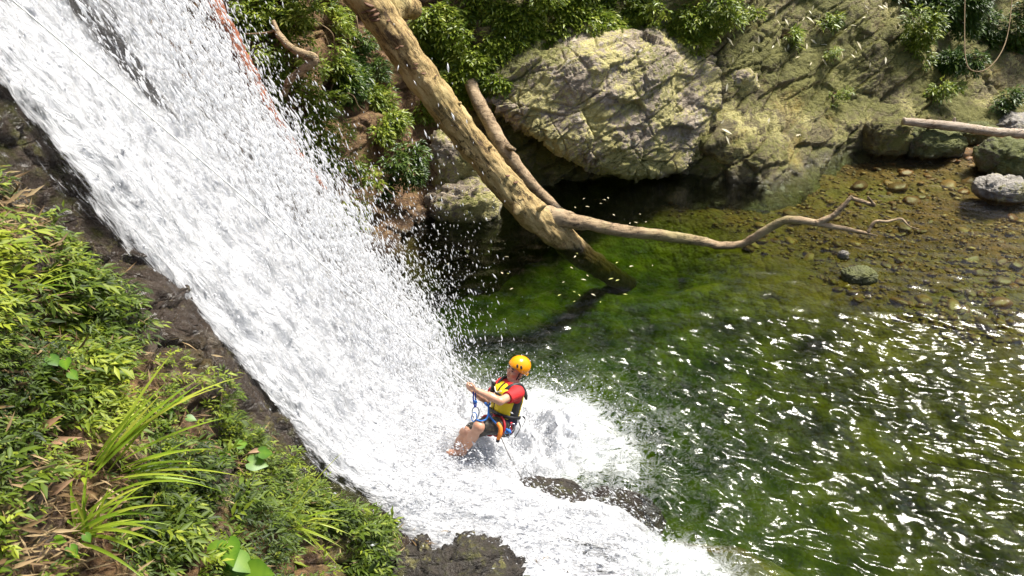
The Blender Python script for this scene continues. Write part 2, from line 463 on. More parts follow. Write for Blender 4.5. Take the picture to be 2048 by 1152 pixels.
# ------------------------------------------------------------------ pool bed
nx, ny = 330, 300
xs = np.linspace(-3.2, 21, nx); ys = np.linspace(1.0, 21.5, ny)
BX, BY = np.meshgrid(xs, ys, indexing='ij')
def bed_z(x, y):
    q = x * 0.75 + (y - 9.0) * 0.62
    z = np.interp(q, [2.5, 4.0, 6.0, 8.0, 10.0, 12.6, 16.0], [-1.75, -1.35, -0.78, -0.45, -0.32, -0.12, 0.30])
    z = np.minimum(z, -0.1 - 1.6 * np.exp(-(((x - 2.5) / 2.6) ** 2 + ((y - 13.2) / 1.8) ** 2)) + 0.6 * sstep(q, 9, 12))
    # shoal of rock under the tail of the cascade
    z = np.maximum(z, -0.62 - 0.5 * np.hypot((x - 2.0) / 1.3, (y - 5.4) / 0.8) ** 2)
    p = np.stack([x, y, x * 0], -1)
    return z + 0.10 * fbm(p * 0.8, 3) + 0.035 * fbm(p * 4, 3)
BZ = bed_z(BX, BY)
m = M('river_bed'); v = m.coord()
vo = m.voro(v, 5.5); vo2 = m.voro(v, 14.0)
stone = m.ramp(vo.outputs['Color'], [(0.0, (0.035, 0.014, 0.003)), (0.4, (0.09, 0.035, 0.006)), (0.7, (0.16, 0.065, 0.013)), (1.0, (0.07, 0.03, 0.006))])
stone2 = m.ramp(vo2.outputs['Color'], [(0.0, (0.035, 0.014, 0.004)), (0.5, (0.10, 0.04, 0.008)), (1.0, (0.20, 0.09, 0.022))])
col = m.mix(m.noise(v, 1.7, 3), stone, stone2)
col = m.mix(m.ramp(m.noise(v, 0.5, 4), [(0.42, 0.0), (0.62, 0.5)]), col, (0.15, 0.13, 0.018))
sed = m.attr('sediment')
sn = m.noise(v, 1.4, 6, 0.6)
col = m.mix(sed, col, m.mix(m.attr('algae'), m.ramp(sn, [(0.36, (0.05, 0.032, 0.006)), (0.5, (0.16, 0.105, 0.014)), (0.64, (0.30, 0.20, 0.04))]), m.ramp(sn, [(0.36, (0.035, 0.05, 0.008)), (0.5, (0.13, 0.15, 0.018)), (0.64, (0.28, 0.26, 0.045))])))
hgt = m.math('ADD', m.math('MULTIPLY', vo.outputs['Distance'], -1.0), m.math('MULTIPLY', vo2.outputs['Distance'], -0.5))
MAT['bed'] = m.surf(m.bsdf(color=col, rough=0.8, normal=m.bump(hgt, 0.8, 0.06)))
sedv = 1 - sstep(BZ, -1.15, -0.55)
bed = link('river_bed', mk_mesh('river_bed', np.stack([BX, BY, BZ], -1), grid_faces(nx, ny)[:, ::-1], attrs={'sediment': sedv, 'algae': 1 - 0.85 * sstep(BX + 0.5 * fbm(np.stack([BX, BY, BX * 0], -1) * 0.5, 2), 2.0, 6.0)}, mat=MAT['bed']), kind='structure')

# ------------------------------------------------------------------ pool water
PLUNGE = np.array([0.1, 6.3])
def wave_z(x, y):
    p2 = np.stack([x, y, x * 0], -1)
    dx, dy = x - PLUNGE[0], y - PLUNGE[1]
    r = np.hypot(dx, dy)
    wrp = fbm(p2 * 0.7, 3)
    a = 0.024 * np.exp(-np.maximum(r - 1.2, 0) / 3.8) + 0.0040
    z = a * np.sin(r * 13.0 + 5.0 * wrp) * (0.5 + 0.9 * np.clip(fbm(p2 * 1.3 + 4, 2) + 0.35, 0, 1))
    # short steep chop that runs off to the lower right
    chop = sstep(x * 0.8 - (y - 8) * 0.7, -1.5, 3.0) * (1 - 0.85 * sstep(y, 8.5, 12.0))
    amp = 0.007 + 0.050 * chop + 0.018 * np.exp(-np.maximum(r - 1.5, 0) / 2.5)
    q = np.stack([x * 1.5 + 0.5 * y, y * 3.7 + 0.8 * x, x * 0 + 3], -1)
    z += amp * (ridged(q, 3, 0.5) - 0.9) * 0.95
    q2 = np.stack([x * 4.5 + 1.5 * y, y * 10.5 + 2.0 * x, x * 0 + 9], -1)
    z += amp * 0.22 * fbm(q2, 1)
    z += 0.012 * fbm(p2 * 1.1 + 8, 2)
    return z
wx = np.concatenate([np.linspace(-3.3, 7.5, 330, endpoint=False), np.linspace(7.5, 21, 170)])
wy = np.concatenate([np.linspace(2.2, 9.5, 300, endpoint=False), np.linspace(9.5, 21.0, 200)])
GX, GY = np.meshgrid(wx, wy, indexing='ij')
GZ = wave_z(GX, GY)
rr = np.hypot((GX + 0.1) / 1.22, (GY - 6.72) / 0.85) + 0.22 * fbm(np.stack([GX, GY, GX * 0], -1) * 1.8, 3)
foamv = 1.0 * np.exp(-np.maximum(rr - 0.9, 0) / 0.16) + 0.17 * np.exp(-np.maximum(rr - 1.0, 0) / 1.1)
foamv = np.maximum(foamv, 0.95 * np.exp(-np.maximum(np.hypot((GX - 1.0) / 1.15, (GY - 4.85) / 0.5) - 0.8, 0) / 0.16))
n1, n2 = GX.shape
top = np.stack([GX, GY, GZ], -1).reshape(-1, 3)
Ft = grid_faces(n1, n2)[:, ::-1]
idx = np.arange(n1 * n2).reshape(n1, n2)
ring = np.concatenate([idx[:, 0], idx[-1, 1:], idx[::-1, -1][1:], idx[0, ::-1][1:-1]])
bot = top[ring].copy(); bot[:, 2] = -3.0
nb0 = n1 * n2; bi = nb0 + np.arange(len(ring))
side = np.stack([ring, np.roll(ring, -1), np.roll(bi, -1), bi], -1)
V = np.vstack([top, bot, [[6, 11, -3.0]]])
ctri = np.stack([bi, np.roll(bi, -1), np.full(len(bi), len(V) - 1)], -1)
m = M('pool_water'); v = m.coord()
fine = m.math('ADD', m.noise(m.coord(scale=(1.0, 1.9, 1.0), rot=(0, 0, 0.4)), 9, 3, 0.6), m.math('MULTIPLY', m.noise(v, 28, 3), 0.35))
bmp = m.bump(fine, 0.22, 0.03)
fr = m.n.new('ShaderNodeFresnel'); fr.inputs['IOR'].default_value = 1.33; m.l.new(bmp, fr.inputs['Normal'])
tr = m.n.new('ShaderNodeBsdfTransparent'); tr.inputs[0].default_value = (0.97, 1.0, 0.96, 1)
gl = m.n.new('ShaderNodeBsdfGlossy'); gl.inputs['Roughness'].default_value = 0.12; m.l.new(bmp, gl.inputs['Normal'])
mx = m.n.new('ShaderNodeMixShader'); m.l.new(fr.outputs[0], mx.inputs[0]); m.l.new(tr.outputs[0], mx.inputs[1]); m.l.new(gl.outputs[0], mx.inputs[2])
fo = m.attr('foam')
vlace = m.noise(m.coord(scale=(1, 1.4, 1)), 6.5, 7, 0.68, 1.6)
lace = m.math('ABSOLUTE', m.math('SUBTRACT', vlace, 0.5))
lm_ = m.math('SUBTRACT', m.math('MULTIPLY', fo, 0.42), lace)
fmask = m.ramp(lm_, [(0.0, 0.0), (0.16, 1.0)])
df = m.bsdf(color=m.ramp(vlace, [(0.36, (0.38, 0.42, 0.38)), (0.46, (0.74, 0.77, 0.75)), (0.56, (0.88, 0.9, 0.89))]), rough=0.5, normal=m.bump(vlace, 1.0, 0.12))
mx2 = m.n.new('ShaderNodeMixShader'); m.l.new(fmask, mx2.inputs[0]); m.l.new(mx.outputs[0], mx2.inputs[1]); m.l.new(df, mx2.inputs[2])
va = m.n.new('ShaderNodeVolumeAbsorption'); va.inputs['Color'].default_value = (0.48, 0.61, 0.06, 1); va.inputs['Density'].default_value = 0.96
m.l.new(va.outputs[0], m.out.inputs['Volume'])
MAT['water'] = m.surf(mx2.outputs[0])
fa = np.concatenate([foamv.ravel(), np.zeros(len(ring) + 1)])
link('pool_water', mk_mesh('pool_water', V, [Ft, side, ctri], attrs={'foam': fa}, mat=MAT['water']), kind='structure')

# ------------------------------------------------------------------ waterfall sheet
def water_material(name, streak=(13.0, 2.6), lo=0.42):
    m = M(name)
    uv = m.n.new('ShaderNodeUVMap'); uv.uv_map = 'UVMap'
    def mp(s, r=0.0):
        x = m.n.new('ShaderNodeMapping'); m.l.new(uv.outputs[0], x.inputs[0]); x.inputs['Scale'].default_value = (s[0], s[1], 1); x.inputs['Rotation'].default_value = (0, 0, r); return x.outputs[0]
    a = m.noise(mp(streak, 0.06), 1.0, 7, 0.66, 0.7)
    b = m.noise(mp((streak[0] * 2.4, streak[1] * 2.2), 0.1), 1.0, 6, 0.7, 0.9)
    c = m.noise(mp((3.0, 0.7)), 1.0, 3, 0.5)
    h = m.math('ADD', m.math('MULTIPLY', a, 0.5), m.math('MULTIPLY', b, 0.5))
    cov = m.attr('cover')
    t = m.math('ADD', m.math('ADD', h, m.math('MULTIPLY', m.math('SUBTRACT', c, 0.5), 0.35)), m.math('SUBTRACT', cov, 1.0))
    al = m.ramp(t, [(0.0, 0.0), (0.07, 0.45), (0.20, 1.0)])
    col = m.ramp(h, [(0.36, (lo, lo * 1.02, lo * 1.08)), (0.48, (0.74, 0.75, 0.77)), (0.60, (0.93, 0.93, 0.94))])  # bump hollows get a darker tone: crevice shade put into the colour
    p = m.bsdf(color=col, rough=0.35, normal=m.bump(h, 0.9, 0.10))
    tl = m.n.new('ShaderNodeBsdfTranslucent'); m.l.new(col, tl.inputs[0])
    mt = m.n.new('ShaderNodeMixShader'); mt.inputs[0].default_value = 0.25; m.l.new(p, mt.inputs[1]); m.l.new(tl.outputs[0], mt.inputs[2])
    tr = m.n.new('ShaderNodeBsdfTransparent')
    mx = m.n.new('ShaderNodeMixShader'); m.l.new(al, mx.inputs[0]); m.l.new(tr.outputs[0], mx.inputs[1]); m.l.new(mt.outputs[0], mx.inputs[2])
    return m.surf(mx.outputs[0])
MAT['fall'] = water_material('falling_water')
j0 = int(np.searchsorted(YS, 4.1)); j1 = int(np.searchsorted(YS, 9.7)); i0 = 20; i1 = NS - 14
SB = CB[i0:i1, j0:j1]; SN = CN[i0:i1, j0:j1]; SA = CARC[i0:i1, j0:j1]
yy = SB[..., 1]; zz = SB[..., 2]
yl = 5.03 - 0.62 * (1 - sstep(zz, 0.2, 1.0)) + 0.06 * fbm(np.stack([SA * 1.2, SA * 0, SA * 0 + 2], -1), 3)
lft = 0.72 * sstep(yy - yl, -0.10, 0.16) + 0.28 * sstep(yy - yl, -0.55, 0.1)
far = 1 - sstep(yy + 0.25 * fbm(SB * 0.9, 3), 6.2, 7.9)
st = np.stack([yy * 6.0 + 0.25 * SA, SA * 1.1, yy * 0 + 1.5], -1)
bulk = np.stack([yy * 1.4, SA * 0.35, yy * 0 + 5], -1)
sd = 0.10 + 0.10 * fbm(bulk, 3) + 0.055 * ridged(st, 4, 0.55) + 0.02 * fbm(st * np.array([3, 4, 1]), 3)
sd = sd * (0.25 + 0.75 * lft) + 0.10 * sstep(yy, 5.4, 7.0)
SP = SB + SN * np.maximum(sd, 0.03)[..., None]
# coverage: closed in the middle, torn at the rims, dark gaps where the rock shows high up
cover = 0.42 + 0.38 * np.minimum(lft, far) + 0.13 * fbm(bulk * 1.3 + 7, 3) + 0.06 * fbm(bulk * np.array([4.5, 1.2, 1]) + 2, 2)
gap = np.exp(-((yy - 6.35 - 0.12 * fbm(bulk * 2 + 3, 2)) / 0.20) ** 2) * sstep(zz, 3.3, 4.4) * 0.31
gap += np.exp(-((yy - 5.55) / 0.12) ** 2) * sstep(zz, 4.2, 5.2) * 0.22
cover = cover - gap
cover -= 0.20 * (1 - far)
cover = np.where(lft < 0.01, 0.0, cover) - 0.10 * (1 - sstep(lft, 0.1, 0.5))
tail = sstep(SB[..., 0], 1.0, 2.0) * (zz < 0.6)
cover = cover - 0.3 * tail - 0.10 * sstep(SB[..., 0], -0.4, 0.8) * (zz < 0.6)
cover += 0.06 * (1 - sstep(zz, 0.8, 2.6)) * (SB[..., 0] < 0.2)
cover = np.clip(cover, 0, 1.0)
uvv = np.stack([yy, SA], -1)
link('waterfall', mk_mesh('waterfall', SP, grid_faces(*SP.shape[:2]), attrs={'cover': cover}, uv=uvv, mat=MAT['fall']), kind='structure',
     label='white waterfall sheeting down the steep rock face')

# churning foam where the fall meets the pool
fx = np.linspace(-1.5, 2.1, 190); fy = np.linspace(5.2, 8.9, 190)
FX, FY = np.meshgrid(fx, fy, indexing='ij')
e = np.hypot((FX + 0.1) / 1.25, (FY - 6.72) / 0.88)
p3 = np.stack([FX, FY, FX * 0], -1)
e = e + 0.22 * fbm(p3 * 1.4, 3)
body = 1 - sstep(e, 0.45, 1.1)
fz = -0.10 + body * (0.20 + 0.22 * fbm(p3 * 1.7, 3) + 0.20 * ridged(p3 * 2.6, 4, 0.55) * 0.8 + 0.06 * fbm(p3 * 9, 3)) + 0.35 * np.exp(-((FX + 1.1) / 0.5) ** 2) * body
pf = np.stack([FX + 0.05 * fbm(p3 * 6 + 3, 2) * body, FY + 0.05 * fbm(p3 * 6 + 9, 2) * body, fz], -1)
MAT['foam'] = water_material('foam_water', streak=(4.5, 5.5), lo=0.30)  # lower lo paints deeper crevice shade into the foam colour
fcov = np.clip(0.20 + 0.62 * (1 - sstep(e, 0.55, 1.15)), 0, 1)
link('plunge_foam', mk_mesh('plunge_foam', pf, grid_faces(190, 190)[:, ::-1], attrs={'cover': fcov}, uv=np.stack([FX, FY], -1), mat=MAT['foam']), kind='stuff',
     label='white churning foam at the foot of the waterfall')

# ------------------------------------------------------------------ spray: drops in the air
OV = np.array([[1, 0, 0], [-1, 0, 0], [0, 1, 0], [0, -1, 0], [0, 0, 1], [0, 0, -1]], float)
OF = np.array([[0, 2, 4], [2, 1, 4], [1, 3, 4], [3, 0, 4], [2, 0, 5], [1, 2, 5], [3, 1, 5], [0, 3, 5]])
def drops(P, D, L, W):
    """P positions, D unit directions, L half lengths, W half widths"""
    n = len(P)
    a = np.cross(D, RNG.normal(size=(n, 3))); a /= np.linalg.norm(a, axis=1)[:, None] + 1e-9
    b = np.cross(D, a)
    V = P[:, None, :] + OV[None, :, 2:3] * (D * L[:, None])[:, None, :] + OV[None, :, 0:1] * (a * W[:, None])[:, None, :] + OV[None, :, 1:2] * (b * W[:, None] * 0.8)[:, None, :]
    F = OF[None] + (np.arange(n) * 6)[:, None, None]
    return V.reshape(-1, 3), F.reshape(-1, 3)
def on_sheet(n, ylo, yhi, zlo, zhi, yfun=None):
    m_ = (zz > zlo) & (zz < zhi) & (yy > ylo) & (yy < yhi) & (lft > 0.3)
    ii = np.flatnonzero(m_)
    dv = np.gradient(SB[:, 0, 0]); 
    # weights by cell area
    area = np.gradient(SA, axis=0) * np.gradient(yy, axis=1)
    w = area.ravel()[ii]
    if yfun is not None: w = w * yfun(yy.ravel()[ii], zz.ravel()[ii])
    k = RNG.choice(ii, n, p=w / w.sum())
    tan = np.gradient(SB, axis=0); tan /= np.linalg.norm(tan, axis=-1)[..., None] + 1e-9
    P = SP.reshape(-1, 3)[k] + RNG.normal(size=(n, 3)) * 0.02
    return P, SN.reshape(-1, 3)[k], tan.reshape(-1, 3)[k]
def lognorm(n, med, s, lo, hi): return np.clip(med * np.exp(RNG.normal(size=n) * s), lo, hi)
parts = []
def spray(P, T, med, s=0.5, el=(2.0, 5.0), jit=0.22):
    n = len(P); med = med * 0.72
    D = T + np.array([0, 0, -0.35]) + RNG.normal(size=(n, 3)) * jit; D /= np.linalg.norm(D, axis=1)[:, None]
    W = lognorm(n, med, s, med * 0.35, med * 2.6); L = W * RNG.uniform(el[0], el[1], n)
    parts.append(drops(P, D, L, W))
P, N_, T = on_sheet(13000, 4.95, 7.6, 0.5, 7.0)
spray(P + N_ * (RNG.random(13000) ** 2 * 0.22)[:, None], T, 0.0055, el=(1.5, 3.5))
P, N_, T = on_sheet(26000, 6.0, 9.6, 0.2, 7.0, lambda y, z: np.exp(-((y - 7.2) / 0.8) ** 2) + 0.012)
spray(P + N_ * (RNG.random(26000) ** 1.7 * 0.42)[:, None] + RNG.normal(size=(26000, 3)) * np.array([0.05, 0.25, 0.05]), T, 0.0100, s=0.5, el=(2.4, 6.0))
P, N_, T = on_sheet(9000, 6.8, 9.0, 0.2, 6.0, lambda y, z: np.exp(-((y - 7.2) / 0.9) ** 2))
spray(P + N_ * (RNG.random(9000) ** 1.3 * 0.7)[:, None] + RNG.normal(size=(9000, 3)) * np.array([0.1, 0.45, 0.1]), T, 0.006)
# plume at the foot
n = 16000
c = np.stack([-1.55 + np.abs(RNG.normal(size=n)) * 0.50, RNG.normal(6.35, 0.65, n), 0.15 + RNG.gamma(2.0, 0.26, n)], -1)
spray(c, np.tile([0.35, 0, -0.8], (n, 1)), 0.0065, el=(1.0, 2.4), jit=0.5)
n = 9000
c = np.stack([RNG.normal(0.1, 0.55, n), RNG.normal(6.75, 0.42, n), 0.05 + RNG.gamma(1.6, 0.12, n)], -1)
spray(c, np.tile([0.3, 0, -0.5], (n, 1)), 0.007, el=(1.0, 1.8), jit=0.8)
# along the cascade tail
P, N_, T = on_sheet(9000, 4.5, 6.3, -0.1, 0.8)
spray(P + N_ * (RNG.random(9000) ** 2 * 0.3)[:, None], T, 0.006, jit=0.5)
# thin drops over the pool
n = 2600
c = np.stack([RNG.normal(-1.2, 0.45, n), RNG.normal(7.9, 0.9, n), RNG.gamma(2.0, 0.5, n)], -1)
spray(c, np.tile([0.3, 0, -0.9], (n, 1)), 0.0065)
V, F = join(parts)
m = M('drop_water')
MAT['drop'] = m.surf(m.bsdf(color=m.ramp(m.noise(m.coord(), 3.0, 2), [(0.3, (0.86, 0.88, 0.91)), (0.7, (0.96, 0.96, 0.97))]), rough=0.15))
tl = m.n.new('ShaderNodeBsdfTranslucent'); tl.inputs[0].default_value = (0.93, 0.94, 0.96, 1)
mx = m.n.new('ShaderNodeMixShader'); mx.inputs[0].default_value = 0.5
src = m.out.inputs[0].links[0].from_socket
m.l.new(src, mx.inputs[1]); m.l.new(tl.outputs[0], mx.inputs[2])
tp_ = m.n.new('ShaderNodeBsdfTransparent'); mx3 = m.n.new('ShaderNodeMixShader'); mx3.inputs[0].default_value = 0.30
m.l.new(mx.outputs[0], mx3.inputs[1]); m.l.new(tp_.outputs[0], mx3.inputs[2]); m.l.new(mx3.outputs[0], m.out.inputs[0])
link('spray_drops', mk_mesh('spray_drops', V, F, mat=MAT['drop']), kind='stuff', label='white drops of spray flying off the waterfall')

# mist hanging over the foot of the fall and along its face: air full of fine droplets
m = M('mist_air')
pv = m.n.new('ShaderNodeVolumeScatter'); pv.inputs['Color'].default_value = (0.98, 0.98, 1.0, 1); pv.inputs['Density'].default_value = 0.12; pv.inputs['Anisotropy'].default_value = 0.2
m.l.new(pv.outputs[0], m.out.inputs['Volume'])
V1, F1 = ico(4)
sl_ = np.array([0.467, 0, -0.884]); nn_ = np.array([0.884, 0, 0.467])
Va = V1[:, :1] * 3.4 * sl_ + V1[:, 1:2] * np.array([0, 1.25, 0]) + V1[:, 2:] * 0.6 * nn_ + np.array([-2.0, 6.5, 2.2])
Vb = V1 * np.array([1.35, 1.35, 0.85]) + np.array([-0.75, 6.5, 0.45])
# one closed skin round both: the outer of the two ellipsoids, blended
V = Va.copy()
lowm = sstep(V1[:, 0], 0.2, 0.95)[:, None]
V = V + lowm * (np.array([0.45, -0.25, 0.1]) + V1 * np.array([0.5, 0.1, 0.25]))
link('spray_mist', mk_mesh('spray_mist', V, F1, mat=m.m), kind='stuff', label='thin white mist hanging over the lower waterfall')

# ------------------------------------------------------------------ boulders and stones
def rock_geo(half, seed, sub=5, fs=(1.2, 1.2, 2.2), amp=0.16, power=2.6, shape=None, fine=1.0):
    V, F = ico(sub)
    V = np.sign(V) * np.abs(V) ** (2.0 / power)
    V = V / np.linalg.norm(V, axis=1)[:, None] ** 0.5
    N = V / np.linalg.norm(V, axis=1)[:, None]
    P = V * np.asarray(half)
    if shape is not None: P = shape(P)
    R = rotw if sub > 3 else np.eye(3)
    q = P @ R.T
    s = 1.0 / max(half)
    f1, e1 = facet(q * np.array(fs) * s * 1.3, seed)
    f2, e2 = facet(q * np.array(fs) * s * 3.6, seed + 4)
    d = 0.5 * amp * fbm(P * s * 1.2 + seed, 3) + amp * f1 + 0.42 * amp * f2 - 0.12 * amp * (e1 < 0.05)
    if sub >= 5:
        f3, e3 = facet(q * np.array(fs) * s * 9.0, seed + 9)
        d = d + fine * amp * (0.16 * f3 + 0.2 * fbm(P * s * 9 + seed, 4) - 0.45 * cracks(q * s * 2.2 + seed))
    return P + N * (d * max(half))[:, None], F
def add_rock(name, c, half, seed, mat, label, cat='rock', group=None, sub=5, rz=0.0, wetline=0.0, **kw):
    V, F = rock_geo(half, seed, sub, **kw)
    z = V[:, 2] + c[2]
    wet_ = 1 - sstep(z + 0.08 * fbm(V * 3, 2), wetline + 0.03, wetline + 0.22)
    o = link(name, mk_mesh(name, V, F, smooth=sub < 6, attrs={'wet': wet_}, mat=mat), label=label, cat=cat, group=group, loc=c)
    o.rotation_euler.z = rz
    return o
def big_boulder():
    nx_, nt_ = 330, 280
    xs_ = np.linspace(-0.85, 4.5, nx_)
    I = lambda a, b: np.interp(xs_, a, b)
    zt = I([-0.85, -0.5, 0.3, 1.2, 2.2, 3.3, 4.5], [1.95, 2.45, 2.75, 2.85, 2.9, 2.8, 2.4])
    zb_ = I([-0.85, -0.4, 0.1, 0.66, 1.2, 1.8, 2.7, 3.4, 4.5], [1.85, 1.75, 1.45, 0.98, 0.70, 0.40, 0.16, 0.10, -0.2])
    y0 = I([-0.85, -0.4, 0.5, 1.8, 3.0, 4.5], [14.75, 14.35, 14.15, 14.25, 14.75, 15.7])
    ker = np.exp(-0.5 * (np.arange(-12, 13) / 5.0) ** 2); ker /= ker.sum()
    zt, zb_, y0 = [np.convolve(np.pad(a, 12, mode='edge'), ker, 'valid') for a in (zt, zb_, y0)]
    G = np.zeros((nx_, nt_, 3))
    for k in range(nx_):
        h_ = zt[k] - zb_[k]
        pr = np.array([[y0[k] + 2.4, zt[k] + 0.25], [y0[k] + 1.3, zt[k] + 0.05], [y0[k] + 0.62, zt[k] - 0.10 * h_], [y0[k] + 0.22, zb_[k] + 0.55 * h_], [y0[k], zb_[k] + 0.22 * h_],
                       [y0[k] + 0.12, zb_[k] + 0.02 * h_], [y0[k] + 0.7, zb_[k] - 0.12], [y0[k] + 1.6, zb_[k] - 0.35], [y0[k] + 2.2, zb_[k] - 0.6]])
        c3 = catmull(np.c_[pr, np.zeros(len(pr))], nt_)
        G[k, :, 0] = xs_[k]; G[k, :, 1] = c3[:, 0]; G[k, :, 2] = c3[:, 1]
    Nn = grid_normals(G)
    if Nn[nx_ // 2, nt_ // 2, 1] > 0: Nn = -Nn
    q = G @ rotw.T
    a1, e1 = facet(q * np.array([0.9, 1.0, 1.5]), 4.4); a2, e2 = facet(q * np.array([2.2, 2.4, 4.2]), 7.1); a3, e3 = facet(q * np.array([6, 6, 12.0]), 1.1)
    low_ = 1 - sstep(G[..., 2] - zb_[:, None], 0.2, 0.9)
    d = 0.10 * fbm(G * 0.7 + 2, 3) + 0.15 * a1 + (0.035 + 0.05 * low_) * a2 + 0.018 * a3 + 0.02 * fbm(G * 6, 3) - 0.03 * (1 - sstep(e1, 0, 0.07)) - (0.008 + 0.05 * low_) * (1 - sstep(e2, 0, 0.1)) - 0.07 * cracks(q * 0.9, 0.04)
    G = G + Nn * d[..., None]
    c0 = np.array([1.8, 15.4, 0.0])
    fcs = grid_faces(nx_, nt_)
    wet_ = 1 - sstep(G[..., 2] + 0.1 * fbm(G * 3, 2), 0.05, 0.35)
    link('boulder', mk_mesh('boulder', G - c0, fcs, smooth=False, attrs={'wet': wet_}, mat=MAT['pale_rock']), label='huge pale lichen-crusted boulder overhanging the pool with a dark undercut', cat='boulder', loc=c0)
big_boulder()
p = pz(930, 425, 0.15)
add_rock('rock', (p[0] - 0.05, p[1] + 0.35, 0.10), (0.75, 0.5, 0.62), 5.1, MAT['pale_rock'], 'wet grey rock at the waterline behind the fallen trunk', sub=5, amp=0.12)
p = pz(905, 340, 0.75)
add_rock('rock', (-1.05, 13.75, 0.75), (0.62, 0.5, 0.85), 6.4, MAT['pale_rock'], 'upright yellow-lichened rock left of the fallen trunk', sub=5, amp=0.13)
p = py(1478, 180, 16.55)
add_rock('rock', (p[0], p[1] + 0.16, p[2]), (0.48, 0.22, 0.42), 7.7, MAT['pale_rock'], 'bright whitish rock knob sticking out of the mossy slab', sub=5, amp=0.12)
p = pz(905, 1140, 0.35)
add_rock('boulder', (p[0] - 0.05, p[1] - 0.12, 0.10), (0.80, 0.52, 0.66), 9.2, MAT['dark_rock'], 'dark wet boulder in the foreground below the bank', 'boulder', sub=6, amp=0.13, power=2.3)
p = pz(1098, 1008, 0.30)
add_rock('rock', (p[0] + 0.02, p[1] + 0.10, 0.20), (0.46, 0.24, 0.27), 11.5, MAT['dark_rock'], 'smooth dark rock breaking out of the foam below the climber', sub=5, amp=0.06, rz=-0.25)
p = pz(1235, 1000, 0.0)
add_rock('rock', (p[0], p[1], -0.28), (0.52, 0.34, 0.30), 12.5, MAT['dark_rock'], 'brown rock just under the water beside the foam', sub=5, amp=0.06, rz=-0.3)
p = pz(1440, 1075, 0.0)
add_rock('rock', (p[0], p[1], -0.85), (0.75, 0.42, 0.36), 13.5, MAT['grey_stone'], 'broad pale brown rock under the rippled water at the cascade tail', sub=5, amp=0.05)
# the stones on the beach at the far right
def bank_rock(u, v, w, h, seed, mat, label, z0=None):
    p = pz(u, v + h * 0.35, 0.12); d = (p - CAM) @ FWD; sx = w / F_PX * d * 0.5; sz = h / F_PX * d * 0.5
    add_rock('rock', (p[0], p[1] + sx * 0.3, sz * 0.55), (sx, sx * 0.8, sz * 1.15), seed, mat, label, sub=5, amp=0.13, power=3.2)
bank_rock(2020, 310, 110, 74, 21.0, MAT['mossy_stone'], 'rounded moss-green boulder on the beach under the dead log')
bank_rock(2015, 370, 110, 42, 22.0, MAT['grey_stone'], 'flat pale grey rock in the shallows below the green boulder')
bank_rock(1870, 278, 120, 60, 23.0, MAT['mossy_stone'], 'low mossy rock at the foot of the bank left of the beach')
bank_rock(1775, 268, 90, 80, 24.0, MAT['far_rock'], 'olive rock wedge standing in the water below the slab')
bank_rock(1960, 262, 80, 40, 25.0, MAT['mossy_stone'], 'mossy rock behind the beach directly under the dead log')
bank_rock(2046, 250, 90, 50, 26.0, MAT['grey_stone'], 'grey rock at the picture edge behind the dead log')
bank_rock(1725, 540, 66, 26, 27.0, MAT['mossy_stone'], 'large brown stone just under the shallow water')
bank_rock(1690, 498, 22, 16, 28.0, MAT['grey_stone'], 'small round pale stone at the edge of the shallows')

SM = []
for k, c in enumerate([(0.15, 0.052, 0.010), (0.20, 0.078, 0.016), (0.10, 0.036, 0.008), (0.26, 0.13, 0.04), (0.13, 0.065, 0.016)]):
    SM.append(simple('river_stone_%d' % k, c, rough=0.45, var=0.3, scale=9, bump=0.4, bdist=0.01))
svar = []
for k in range(15):
    V, F = rock_geo((1, 0.75, 0.42), 30.0 + k * 1.7, 3, amp=0.10, power=2.3)
    svar.append(mk_mesh('stone', V, F, mat=SM[k % 5]))
cnt = 0; tries = 0
while cnt < 295 and tries < 9000:
    tries += 1
    u = RNG.uniform(1480, 2070); v = RNG.uniform(285, 620)
    if u < 1480 + (v - 420) * 0.8 or v > 430 + (u - 1480) * 0.42: continue
    p = pz(u, v, -0.1); z = float(bed_z(np.array(p[0]), np.array(p[1])))
    if z < -0.8 or z > 0.5 or WALL_BVH.find_nearest(Vector((p[0], p[1], z + 0.2)))[3] < 0.25: continue
    s = float(np.clip(0.078 * math.exp(RNG.normal() * 0.45), 0.04, 0.24))
    o = link('stone', svar[int(RNG.integers(15))], parent=bed)
    o.location = (p[0], p[1], z + s * 0.02); o.scale = (s, s * RNG.uniform(0.8, 1.1), s * RNG.uniform(0.7, 1.1))
    o.rotation_euler = (RNG.normal() * 0.2, RNG.normal() * 0.2, RNG.uniform(0, 6.28)); cnt += 1
# the smaller gravel between them
gp = []
gv, gf = ico(1)
n = 6000
gu = RNG.uniform(1300, 2150, n); gvv = RNG.uniform(280, 680, n)
for a, b in zip(gu, gvv):
    p = pz(a, b, -0.1); gp.append(p[:2])
gp = np.array(gp); gz = bed_z(gp[:, 0], gp[:, 1])
keep = (gz > -0.75) & (gz < 0.5)
gp = gp[keep]; gz = gz[keep]; n = len(gp)
ss = np.clip(0.035 * np.exp(RNG.normal(size=n) * 0.4), 0.015, 0.09)
base = gv[None] * (1 + 0.25 * RNG.normal(size=(n, len(gv), 1))) * np.array([1, 0.8, 0.45])
V = base * ss[:, None, None] + np.stack([gp[:, 0], gp[:, 1], gz + ss * 0.15], -1)[:, None, :]
F = gf[None] + (np.arange(n) * len(gv))[:, None, None]
m = M('gravel'); col = m.ramp(m.attr('tint'), [(0, (0.05, 0.02, 0.006)), (0.4, (0.12, 0.048, 0.012)), (0.75, (0.19, 0.085, 0.025)), (1, (0.36, 0.24, 0.12))])
MAT['gravel'] = m.surf(m.bsdf(color=col, rough=0.5))
link('gravel', mk_mesh('gravel', V.reshape(-1, 3), F.reshape(-1, 3), attrs={'tint': np.repeat(RNG.random(n), len(gv))}, mat=MAT['gravel']), kind='stuff', label='brown gravel between the stones of the shallows')

